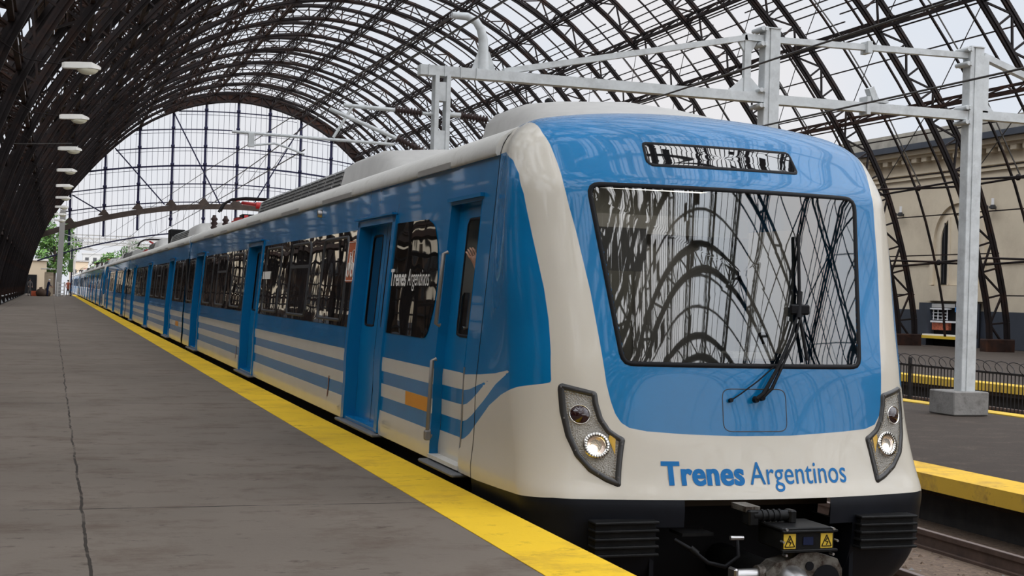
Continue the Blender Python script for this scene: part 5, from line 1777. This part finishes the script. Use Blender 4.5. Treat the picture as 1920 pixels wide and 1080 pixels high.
def standing(lean=0.0, armf=.25):
    J = dict(pelvis=(0, 0, .93, .15), waist=(0, -.01 - lean * .3, 1.08, .14), chest=(0, -lean * .7, 1.33, .165), neck=(0, -lean - .01, 1.50, .055), head=(0, -lean * 1.1 - .02, 1.63, .095),
             shoulder_l=(-.19, -lean * .9, 1.42, .065), elbow_l=(-.25, -lean - .02, 1.14, .048), wrist_l=(-.22, -lean - armf, 1.0, .034),
             shoulder_r=(.19, -lean * .9, 1.42, .065), elbow_r=(.25, -lean - .02, 1.14, .048), wrist_r=(.2, -lean - armf, .98, .034),
             knee_l=(-.11, -.02, .5, .075), ankle_l=(-.12, .03, .09, .045), toe_l=(-.13, -.13, .045, .04),
             knee_r=(.11, -.04, .5, .075), ankle_r=(.13, 0, .09, .045), toe_r=(.15, -.16, .045, .04))
    E_ = [('pelvis', 'waist'), ('waist', 'chest'), ('chest', 'neck'), ('neck', 'head'), ('chest', 'shoulder_l'), ('shoulder_l', 'elbow_l'), ('elbow_l', 'wrist_l'),
          ('chest', 'shoulder_r'), ('shoulder_r', 'elbow_r'), ('elbow_r', 'wrist_r'), ('pelvis', 'knee_l'), ('knee_l', 'ankle_l'), ('ankle_l', 'toe_l'), ('pelvis', 'knee_r'), ('knee_r', 'ankle_r'), ('ankle_r', 'toe_r')]
    return J, E_
J, E_ = standing(.05, .12)
make_person('person', (-2.05, 147, 0), .5, J, E_, 'cloth_grey', 'cloth_grey', 'person in dark grey clothes standing far down the platform near a dark doorway')
J, E_ = standing(.16, .28)
make_person('person', (-.35, 146, 0), 1.9, J, E_, 'cloth_navy', 'cloth_navy', 'person in navy clothes and white cap bending slightly by the sacks', hair='cloth_white')
J, E_ = standing(.0, .1)
make_person('person', (1.75, 158, 0), .2, J, E_, 'kiosk_red', 'cloth_grey', 'person in a reddish top standing by the white barrier at the platform end')
# driver, standing in the cab, one hand up at the side window
J, E_ = standing(.0, .2)
J['shoulder_l'] = (-.18, -.02, 1.40, .06); J['elbow_l'] = (-.34, -.12, 1.30, .045); J['wrist_l'] = (-.43, -.12, 1.50, .03)
make_person('person', (XM - .86, YSEAM + .82, .12), 0, J, E_, 'cloth_navy', 'cloth_navy', 'train driver in dark clothes inside the cab, hand raised at the side window')

# things on the far platform
e = empty('crate', (-1.5, 149, 0), 0, 'small bright orange crate on the far platform beside the sacks', 'crate')
m = MB(); m.box((0, 0, .02), (.95, .5, .04), 'crate_orange')
for sx in (-1, 1): m.box((sx * .46, 0, .26), (.03, .5, .5), 'crate_orange')
for sy in (-1, 1): m.box((0, sy * .24, .26), (.95, .03, .5), 'crate_orange', bev=.01)
m.build('crate_box', e)
def sack(x, y, s, lab):
    e = empty('sack', (x, y, 0), random.random() * 3, lab, 'sack', 'sacks piled on the far platform')
    m = MB(); m.tube([(0, 0, 0), (.0, 0, .1 * s), (.03, 0, .35 * s), (0, .02, .6 * s), (.02, 0, .72 * s), (.05, 0, .8 * s)], [.32 * s, .42 * s, .45 * s, .33 * s, .12 * s, .16 * s], 'sack_brown', n=10); m.build('sack_body', e)
sack(-.95, 148, 1.1, 'dark brown sack beside the orange crate')
sack(-.45, 149.2, .95, 'dark brown sack between the crate and the person in navy')
e = empty('barrier', (.95, 150, 0), 0, 'small white ladder-like barrier at the platform end', 'barrier')
m = MB()
for x in (-.3, .35): m.box((x, 0, .75), (.14, .06, 1.5), 'city_white')
for k in range(4): m.box((0, 0, .3 + .36 * k), (.8, .05, .07), 'city_white')
m.build('barrier_frame', e)
e = empty('concrete_pole', (.7, 152, 0), 0, 'tall pale concrete pole standing at the far end of the platform', 'pole')
m = MB(); m.beam((0, 0, 0), (.25, 0, 9.0), .55, .5, 'city_grey'); m.build('shaft', e)
m = MB(); m.beam((.2, 0, 5.6), (2.4, 0, 5.9), .1, .1, 'galvanised'); m.beam((.2, 0, 6.6), (2.4, 0, 5.95), .07, .07, 'galvanised'); m.build('bracket', e)
e = empty('signal_post', (2.05, 158, 0), 0, 'slim dark signal post with a green head before the end screen', 'signal')
m = MB(); m.tube([(0, 0, 0), (0, 0, 5.2)], .07, 'gable_iron'); m.build('post', e)
m = MB(); m.box((-.1, 0, 3.3), (.5, .4, 1.4), 'leaf_dark', bev=.05); m.build('signal_head', e)
e = empty('hut', (-.25, 156, 0), 0, 'narrow cream hut wall beside the concrete pole', 'hut')
m = MB(); m.box((0, 0, 1.25), (.9, 1.2, 2.5), 'city_cream'); m.build('hut_wall', e)
m = MB(); m.box((-.1, -.2, 2.85), (1.5, 1.4, .1), 'city_white', bev=.02); m.build('hut_roof', e)

# pale metal benches along the left side of the platform
def make_bench():
    e = empty('bench')
    m = MB(); m.box((0, 0, .45), (.45, 3.6, .05), 'bench_metal', bev=.01); m.build('seat', e)
    m = MB(); m.beam((-.24, -1.8, .75), (-.24, 1.8, .75), .05, .38, 'bench_metal'); m.build('backrest', e)
    for y in (-1.5, 0, 1.5):
        m = MB(); m.beam((-.2, y, 0), (.05, y, .43), .06, .06, 'bench_metal'); m.beam((.2, y, 0), (-.05, y, .43), .06, .06, 'bench_metal'); m.beam((-.2, y, .4), (-.27, y, .95), .05, .05, 'bench_metal'); m.build('leg', e)
    return e
b0 = make_bench()
for k in range(7):
    o = b0 if k == 0 else copy_tree(b0)
    o.location = (-3.15, 96 + 7.2 * k, 0)
    tag(o, ['nearest pale metal bench at the left edge of the platform', 'second pale metal bench along the left platform edge', 'third pale metal bench along the left platform edge', 'fourth pale metal bench along the left platform edge',
            'fifth pale metal bench along the left platform edge', 'sixth pale metal bench along the left platform edge', 'farthest pale metal bench, near the person in grey'][k], 'bench', 'benches on the left platform edge')

# ================================================================== BEYOND THE END SCREEN
def tree(x, y, z0, h, r, n, leafm, lab, grp, seed):
    rn = random.Random(seed)
    e = empty('tree', (x, y, z0), 0, lab, 'tree', grp)
    m = MB()
    m.tube([(0, 0, 0), (.1, 0, h * .4), (-.1, .1, h * .7)], [.22, .17, .08], 'bark')
    for k in range(7):
        a = rn.random() * 6.28; zz = h * rn.uniform(.35, .6)
        m.tube([(0, 0, zz), (math.cos(a) * r * .4, math.sin(a) * r * .4, zz + h * .15), (math.cos(a) * r * .75, math.sin(a) * r * .75, zz + h * .26)], [.09, .06, .02], 'bark', n=5)
    m.build('trunk', e)
    m = MB()
    cl = []
    for k in range(26):
        a = rn.random() * 6.28; b = rn.uniform(-.9, 1); q = math.sqrt(max(0, 1 - b * b)) * rn.uniform(.35, .95)
        cl.append((math.cos(a) * q * r, math.sin(a) * q * r, h * .66 + b * h * .33, rn.uniform(.22, .42) * r))
    for k in range(n):
        c = rn.choice(cl); d = np.array([rn.gauss(0, 1) for _ in range(3)]); d /= np.linalg.norm(d)
        p = np.array(c[:3]) + d * c[3] * rn.uniform(.6, 1.05)
        u = np.array([rn.gauss(0, 1) for _ in range(3)]); u /= np.linalg.norm(u); v = np.cross(u, d); v /= (np.linalg.norm(v) + 1e-6); s = rn.uniform(.12, .26) * (r / 2.5)
        m.add([p - u * s, p + v * s * .5, p + u * s, p - v * s * .5], [(0, 1, 2, 3)], leafm if rn.random() < .7 else 'leaf_dark')
    m.build('foliage', e)
tree(.3, 192, -1, 12.0, 3.0, 3600, 'leaf', 'bright leafy tree behind the concrete pole at the end of the platform', 'trees beyond the end screen', 1)
tree(-6.0, 193, -1, 11.0, 3.0, 3600, 'leaf', 'leafy tree left of the concrete pole, half behind the dark arches', 'trees beyond the end screen', 2)
tree(10.5, 266, -1, 7.5, 3.4, 1800, 'leaf', 'low tree beyond the lattice gantries, right of the apartment block', 'trees beyond the end screen', 3)
tree(15.5, 290, -1, 10.5, 4.5, 2200, 'leaf_dark', 'distant darker tree behind the gantries above the train roofs', 'trees beyond the end screen', 4)
tree(23.0, 300, -1, 9.5, 5.0, 2200, 'leaf', 'distant tree farthest right, above the train roofs', 'trees beyond the end screen', 5)
def building(x0, x1, y, z1, mt, lab, rows, cols, roof=None, door=None):
    e = empty('building', ((x0 + x1) / 2, y, -1.3), 0, lab, 'building')
    w = x1 - x0; h = z1 + 1.3
    m = MB(); m.box((0, 4, h / 2), (w, 8, h), mt); m.build('wall', e)
    m = MB(); m.box((0, 4, h + .12), (w + .4, 8.4, .24), roof or 'city_grey'); m.build('roof', e)
    for r in range(rows):
        for c in range(cols):
            m = MB(); m.box((-w / 2 + w * (c + .5) / cols, -.02, 1.6 + (h - 1.8) * (r + .5) / rows), (w / cols * .45, .08, (h - 1.8) / rows * .5), 'window_frame_dark'); m.build('window', e)
    if door:
        m = MB(); m.box((door, -.03, 2.3), (1.5, .08, 2.6), 'void_dark'); m.build('doorway', e)
building(-6.0, -.6, 176, 4.0, 'city_cream', 'low cream building with a dark doorway at the end of the platform', 0, 0, 'city_white', door=.9)
building(3.0, 6.0, 252, 5.2, 'city_cream', 'small cream building just left of the train tail', 1, 2)
building(6.5, 11.5, 320, 8.0, 'city_grey', 'distant grey apartment block with rows of windows', 3, 3)
building(16, 34, 340, 6.0, 'city_white', 'long pale building low on the horizon above the train', 2, 6)
def gantry(y, x0, x1, z, lab, posts):
    e = empty('gantry', (0, y, -1.3), 0, lab, 'gantry', 'lattice gantries beyond the end screen')
    z += 1.3
    m = MB()
    for zz in (z, z + .9): m.box(((x0 + x1) / 2, 0, zz), (x1 - x0, .12, .12), 'city_grey')
    n = int((x1 - x0) / .9)
    for k in range(n):
        a = x0 + (x1 - x0) * k / n; b = x0 + (x1 - x0) * (k + 1) / n
        m.beam((a, 0, z if k % 2 else z + .9), (b, 0, z + .9 if k % 2 else z), .06, .06, 'city_grey')
    m.build('lattice_beam', e)
    for x in posts:
        m = MB()
        for sx in (-.2, .2): m.box((x + sx, 0, (z + 1.2) / 2), (.08, .3, z + 1.2), 'city_grey')
        for k in range(int(z / .8)): m.beam((x - .2, 0, .2 + k * .8), (x + .2, 0, .9 + k * .8), .05, .05, 'city_grey')
        m.build('post', e)
    for x in posts[:-1]:
        m = MB(); m.tube([(x + .3, 0, z - .7), (x + 3.0, 0, z - .9)], .05, 'city_grey'); m.tube([(x + .3, 0, z - .1), (x + 2.6, 0, z - .85)], .04, 'city_grey'); m.build('arm', e)
gantry(182, 2.3, 26, 6.6, 'nearest lattice gantry beyond the end screen', (2.4, 9.5, 16, 25.5))
gantry(206, 2.6, 27, 7.0, 'second lattice gantry beyond the end screen', (2.9, 10.5, 18, 26.5))
gantry(236, 3.0, 29, 7.8, 'third lattice gantry beyond the end screen', (3.4, 12, 20, 28.5))
gantry(275, 3.4, 33, 9.0, 'fourth and farthest lattice gantry beyond the end screen', (4.2, 13, 22, 32))
